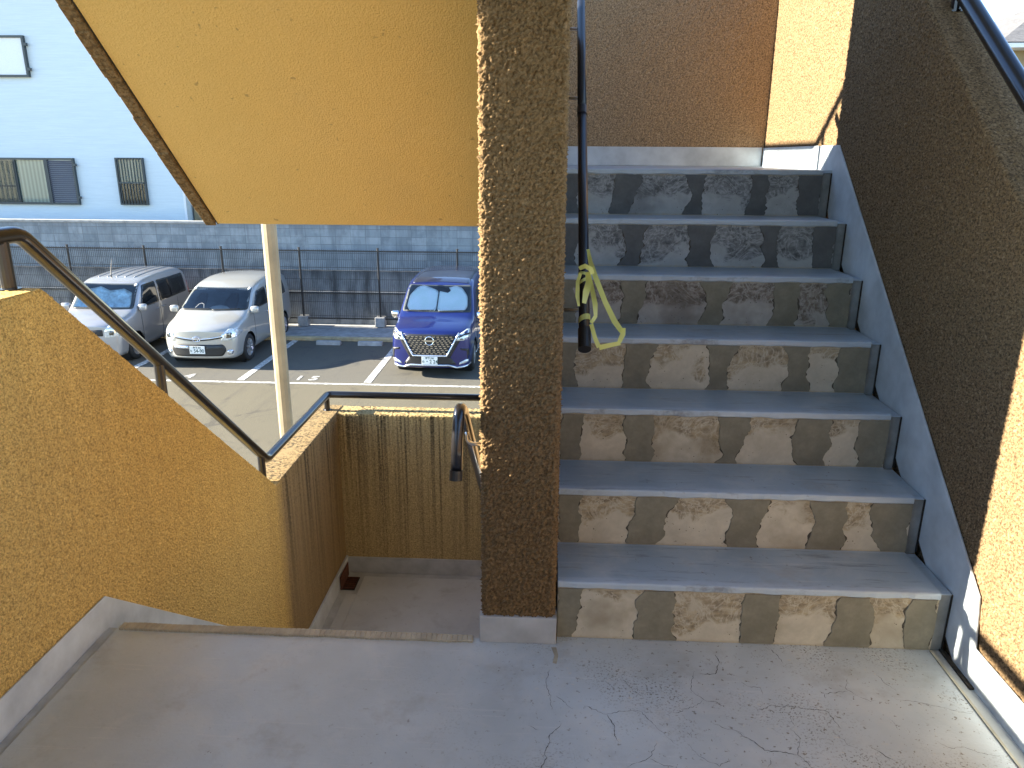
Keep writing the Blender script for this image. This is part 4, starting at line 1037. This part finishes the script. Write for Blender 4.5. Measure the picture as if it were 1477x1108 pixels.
for sg in (-1, 1):
    q = lambda P: [(sg * a, b_) for a, b_ in P]
    van.decal('side_fang', 'f', q([(.60, .90), (.66, .86), (.42, .44), (.36, .46)]), M['black'], .005)
    hl = van.decal('headlight', 'f', q([(.545, .80), (.60, .93), (.74, 1.00), (.80, .985), (.815, .86), (.70, .80)]), M['lamp'], .006, .05, rnd=.02)
    van.decal('lamp_strip', 'f', q([(.60, .885), (.72, .935), (.805, .93), (.80, .90), (.70, .90), (.61, .855)]), M['black'], .011, .04, hl)
    van.decal('lamp_bowl', 'f', q([(.62, .815), (.68, .815), (.69, .86), (.63, .85)]), M['lamp_bulb'], .011, .04, hl)
    van.decal('bumper_vent', 'f', q([(.77, .40), (.815, .40), (.80, .62), (.63, .64), (.64, .605), (.755, .58)]), M['black'], .005, .04)
    fg = van.decal('fog_lamp', 'f', q([(.60, .30), (.78, .34), (.79, .40), (.74, .40), (.62, .345)]), M['lamp'], .007, .04)
van.decal('lower_intake', 'f', [(-.42, .47), (.42, .47), (.55, .30), (-.55, .30)], M['black'], .004)
van.line('front_lip', 'f', [(-.80, .265), (-.55, .235), (-.40, .285), (.40, .285), (.55, .235), (.80, .265)], .022, M['silver_trim'], .006)
van.plate(.385, '京都 330', '・2 24', 'の')
van.mirror(1.12, 1.12, M['chrome'])
for md in ('r', 'l'):
    van.decal('side_window', md, [(1.30, 1.12), (2.25, 1.12), (2.25, 1.62), (1.72, 1.62)], M['dark_glass'], .004, .07, rnd=.04)
    van.decal('side_window', md, [(2.31, 1.12), (3.9, 1.12), (3.85, 1.60), (2.31, 1.62)], M['dark_glass'], .004, .09, rnd=.05)
    for yv in (1.30, 2.28, 3.35): van.line('door_seam', md, [(yv, .32), (yv, 1.08)], .004, M['black'], .001)
    van.line('door_handle', md, [(2.05, .98), (2.20, .98)], .014, M['blue'], .02); van.line('door_handle', md, [(2.36, .98), (2.52, .98)], .014, M['blue'], .02)
    van.line('sill_trim', md, [(1.25, .27), (3.0, .27)], .02, M['silver_trim'], .004)

# -- silver minivan in the next bay
sv = Car('silver_minivan', 'rounded silver minivan parked nose out beside the empty bay', 'minivan', (-7.52, 15.32, G), R(.5), .845, 3.9,
         [(0, 'h', .86, .80, 1, .24), (.06, 'h', .94, .86, 1, .20), (.3, 'h', .985, .95, 1, .19), (.7, 'h', 1.0, 1.03, 1, .19), (.92, 'h', 1.0, 1.10, 1, .19), (1.62, 'c', 1.0, 1.50, .98, .19), (2.0, 'c', 1.0, 1.60, .98, .19), (2.6, 'c', 1.0, 1.65, 1.0, .19), (3.4, 'c', .98, 1.62, 1.03, .2), (3.9, 'c', .94, 1.52, 1.05, .26)],
         M['silver'], (.80, 3.15), .30, bow=.24)
ws = sv.decal('windscreen_surround', 'f', [(-.77, 1.10), (.77, 1.10), (.66, 1.50), (-.66, 1.50)], M['interior'], .003, rnd=.05)
for sg, x in ((-1, -.36), (1, .36)):
    sv.decal('seat_back', 'f', [(x - .17, 1.12), (x + .17, 1.12), (x + .14, 1.30), (x + .08, 1.40), (x - .08, 1.40), (x - .14, 1.30)], M['black'], .006, .06, ws, rnd=.03)
st_ = MB(); h = sv.ray('f', -.30, 1.17)
sv.line('steering_wheel', 'f', [(-.40, 1.13), (-.36, 1.19), (-.30, 1.21), (-.24, 1.19), (-.20, 1.13)], .010, M['concrete_grey'], .010, parent=ws)
sv.decal('dashboard', 'f', [(-.12, 1.115), (.42, 1.115), (.30, 1.165), (.14, 1.185), (-.02, 1.165)], M['concrete_grey'], .009, .05, ws, rnd=.02)
sv.decal('rear_view_mirror', 'f', [(-.11, 1.43), (.11, 1.43), (.11, 1.465), (-.11, 1.465)], M['black'], .011, .05, ws, rnd=.01)
for sg in (-1, 1): sv.decal('sticker', 'f', [(sg * .60, 1.455), (sg * .65, 1.455), (sg * .645, 1.49), (sg * .60, 1.49)], M['white_sticker'], .02, .05, ws)
sv.decal('windscreen', 'f', [(-.75, 1.115), (.75, 1.115), (.65, 1.49), (-.65, 1.49)], M['glass_car'], .016, .06, thick=0, rnd=.05)
sv.line('wiper', 'f', [(-.68, 1.10), (-.02, 1.115)], .009, M['black'], .024); sv.line('wiper', 'f', [(.02, 1.10), (.62, 1.115)], .009, M['black'], .024)
for sg in (-1, 1):
    q = lambda P: [(sg * a, b_) for a, b_ in P]
    hl = sv.decal('headlight', 'f', q([(.50, .60), (.525, .74), (.64, .84), (.78, .85), (.83, .74), (.80, .66), (.66, .60)]), M['lamp'], .005, .05, rnd=.02)
    sv.decal('lamp_bowl', 'f', q([(.60, .66), (.70, .66), (.71, .77), (.62, .77)]), M['lamp_bulb'], .010, .04, hl, rnd=.02)
    fg = sv.decal('fog_lamp', 'f', q([(.62, .30), (.70, .30), (.72, .36), (.70, .40), (.63, .40), (.605, .36)]), M['chrome'], .006, .04, rnd=.015)
    sv.decal('fog_lens', 'f', q([(.635, .32), (.69, .32), (.70, .36), (.69, .385), (.64, .385), (.625, .36)]), M['lamp'], .011, .03, fg, rnd=.012)
sv.line('grille_bar', 'f', [(-.53, .70), (-.30, .665), (-.10, .645), (.10, .645), (.30, .665), (.53, .70)], .014, M['chrome'], .006)
sv.line('grille_slot', 'f', [(-.53, .675), (-.30, .64), (-.10, .62), (.10, .62), (.30, .64), (.53, .675)], .013, M['black'], .003)
hy = sv.ray('f', 0, .65)[0].y; em = MB()
for a_, b_ in ((.085, .055), (.03, .053), (.058, .020)):
    cz = .65 if b_ != .020 else .675
    em.tube([(a_ * math.cos(2 * math.pi * i / 20), hy - .02, cz + b_ * math.sin(2 * math.pi * i / 20)) for i in range(21)], .007, 6, caps=False)
em.build('emblem', M['chrome'], sv.root, local=True)
lg = sv.decal('lower_grille', 'f', [(-.55, .53), (.55, .53), (.60, .40), (.52, .27), (-.52, .27), (-.60, .40)], M['black'], .004, rnd=.05)
for sg in (-1, 1): sv.decal('grille_insert', 'f', [(sg * .20, .43), (sg * .53, .43), (sg * .53, .50), (sg * .20, .50)], M['silver_trim'] if sg < 0 else M['interior'], .009, .06, lg)
sv.plate(.415, '京都 501', '54-90', 'た')
sv.mirror(1.05, 1.10, M['silver'])
for md in ('r', 'l'):
    sv.decal('side_window', md, [(1.20, 1.06), (2.12, 1.06), (2.12, 1.46), (1.66, 1.42)], M['dark_glass'], .004, .06, rnd=.05)
    sv.decal('side_window', md, [(2.19, 1.06), (3.45, 1.09), (3.35, 1.45), (2.19, 1.46)], M['dark_glass'], .004, .08, rnd=.06)
    for yv in (1.18, 2.155, 3.0): sv.line('door_seam', md, [(yv, .30), (yv, 1.03)], .004, M['black'], .001)
    sv.line('door_handle', md, [(1.93, .90), (2.08, .90)], .014, M['chrome'], .02); sv.line('door_handle', md, [(2.24, .90), (2.40, .90)], .014, M['chrome'], .02)

# -- silver tall wagon at the left
sw = Car('silver_tall_wagon', 'boxy silver tall wagon with ribbed roof, half hidden by the left handrail', 'wagon', (-10.05, 15.35, G), R(.5), .81, 3.62,
         [(0, 'h', .88, .86, 1, .24), (.06, 'h', .95, .92, 1, .2), (.3, 'h', .985, 1.0, 1, .19), (.6, 'h', 1.0, 1.05, 1, .19), (.80, 'h', 1.0, 1.10, 1.0, .19), (1.35, 'c', 1.0, 1.62, 1.02, .19), (1.7, 'c', 1.0, 1.70, 1.02, .19), (2.5, 'c', 1.0, 1.73, 1.02, .19), (3.3, 'c', .985, 1.71, 1.05, .2), (3.62, 'c', .95, 1.62, 1.05, .26)],
         M['silver_cool'], (.70, 2.98), .29, bow=.14)
ws = sw.decal('windscreen_surround', 'f', [(-.72, 1.10), (.72, 1.10), (.665, 1.60), (-.665, 1.60)], M['interior'], .003, rnd=.05)
sw.decal('sunshade', 'f', [(-.66, 1.13), (.64, 1.13), (.60, 1.42), (.40, 1.50), (.10, 1.46), (-.15, 1.54), (-.45, 1.48), (-.62, 1.50)], M['shade_white'], .008, .05, ws, rnd=.02)
sw.decal('sticker', 'f', [(.60, 1.545), (.65, 1.545), (.645, 1.585), (.60, 1.585)], M['white_sticker'], .02, .05, ws)
sw.decal('windscreen', 'f', [(-.70, 1.115), (.70, 1.115), (.65, 1.59), (-.65, 1.59)], M['glass_car'], .017, .06, thick=0, rnd=.05)
sw.line('wiper', 'f', [(-.6, 1.10), (.0, 1.115)], .009, M['black'], .024)
for x in (-.42, -.21, 0, .21, .42): sw.line('roof_rib', 't', [(x, 1.62), (x, 3.45)], .010, M['silver_cool'], .003)
for sg in (-1, 1):
    q = lambda P: [(sg * a, b_) for a, b_ in P]
    hl = sw.decal('headlight', 'f', q([(.47, .62), (.48, .80), (.60, .92), (.75, .93), (.795, .80), (.77, .65)]), M['lamp'], .005, .05, rnd=.03)
    sw.decal('lamp_bowl', 'f', q([(.56, .68), (.65, .68), (.66, .77), (.57, .77)]), M['lamp_bulb'], .010, .04, hl, rnd=.02)
sw.decal('grille', 'f', [(-.44, .66), (.44, .66), (.44, .80), (-.44, .80)], M['black'], .004, rnd=.03)
sw.decal('lower_grille', 'f', [(-.50, .28), (.50, .28), (.44, .46), (-.44, .46)], M['black'], .004, rnd=.03)
sw.mirror(.98, 1.12, M['silver_cool'])
h = sw.ray('t', -.1, 1.60)[0]
MB().tube([(h.x, h.y, h.z - .01), (h.x, h.y - .02, h.z + .05), (h.x, h.y + .10, h.z + .40)], [.02, .012, .004], 8).build('antenna', M['black'], sw.root, local=True)
for md in ('r', 'l'):
    sw.decal('side_window', md, [(1.04, 1.08), (1.90, 1.08), (1.90, 1.58), (1.36, 1.56)], M['dark_glass'], .004, .06, rnd=.05)
    sw.decal('side_window', md, [(1.96, 1.08), (3.35, 1.10), (3.32, 1.57), (1.96, 1.58)], M['dark_glass'], .004, .08, rnd=.07)
    for yv in (1.02, 1.93, 2.8): sw.line('door_seam', md, [(yv, .30), (yv, 1.05)], .004, M['black'], .001)
    sw.line('door_handle', md, [(1.70, .95), (1.85, .95)], .014, M['silver_cool'], .02); sw.line('door_handle', md, [(2.0, .95), (2.15, .95)], .014, M['silver_cool'], .02)
    sw.decal('tail_lamp', md, [(3.50, 1.02), (3.60, 1.02), (3.58, 1.35), (3.50, 1.35)], M['red'], .006, .05)

# ------------------------------------------------------------------ sun, sky, camera
SUN = Vector((1, -.008, -.402)).normalized()
el = math.asin(-SUN.z); az = math.atan2(-SUN.x, -SUN.y)      # compass angle of the sun from +Y towards +X
w = bpy.data.worlds.new('World'); SC.world = w; w.use_nodes = True
nt = w.node_tree; sky = nt.nodes.new('ShaderNodeTexSky'); sky.sky_type = 'NISHITA'; sky.sun_disc = False
sky.sun_elevation = el; sky.sun_rotation = az; sky.air_density = .85; sky.dust_density = .05; sky.ozone_density = 2.2
nt.links.new(sky.outputs[0], nt.nodes['Background'].inputs[0]); nt.nodes['Background'].inputs[1].default_value = .10
ld = bpy.data.lights.new('sun', 'SUN'); ld.energy = 5.0; ld.angle = R(.55); ld.color = (1, .91, .75)
lo = bpy.data.objects.new('sun', ld); COL.objects.link(lo); lo.rotation_euler = SUN.to_track_quat('-Z', 'Y').to_euler(); lo.location = (-8, 0, 8)

cd = bpy.data.cameras.new('camera'); cam = bpy.data.objects.new('camera', cd); COL.objects.link(cam)
cd.sensor_width = 36; cd.sensor_fit = 'HORIZONTAL'; cd.lens = 36 * 1082.39 / 1477; cd.clip_end = 500; cd.clip_start = .05
A = ((0.9987276, 0.0500776, 0.0059476), (-0.0202475, 0.2901744, 0.9567596), (0.0461864, -0.9556626, 0.2908192))
m = Matrix.Identity(4)
for c in range(3):
    for r_ in range(3): m[r_][c] = A[c][r_]
m.translation = (0, 0, 1.4515); cam.matrix_world = m
SC.camera = cam
SC.view_settings.view_transform = 'Standard'; SC.view_settings.look = 'None'; SC.view_settings.exposure = 2.6; SC.view_settings.gamma = 1
SC.view_settings.use_curve_mapping = False
SC.cycles.max_bounces = 10; SC.cycles.diffuse_bounces = 6
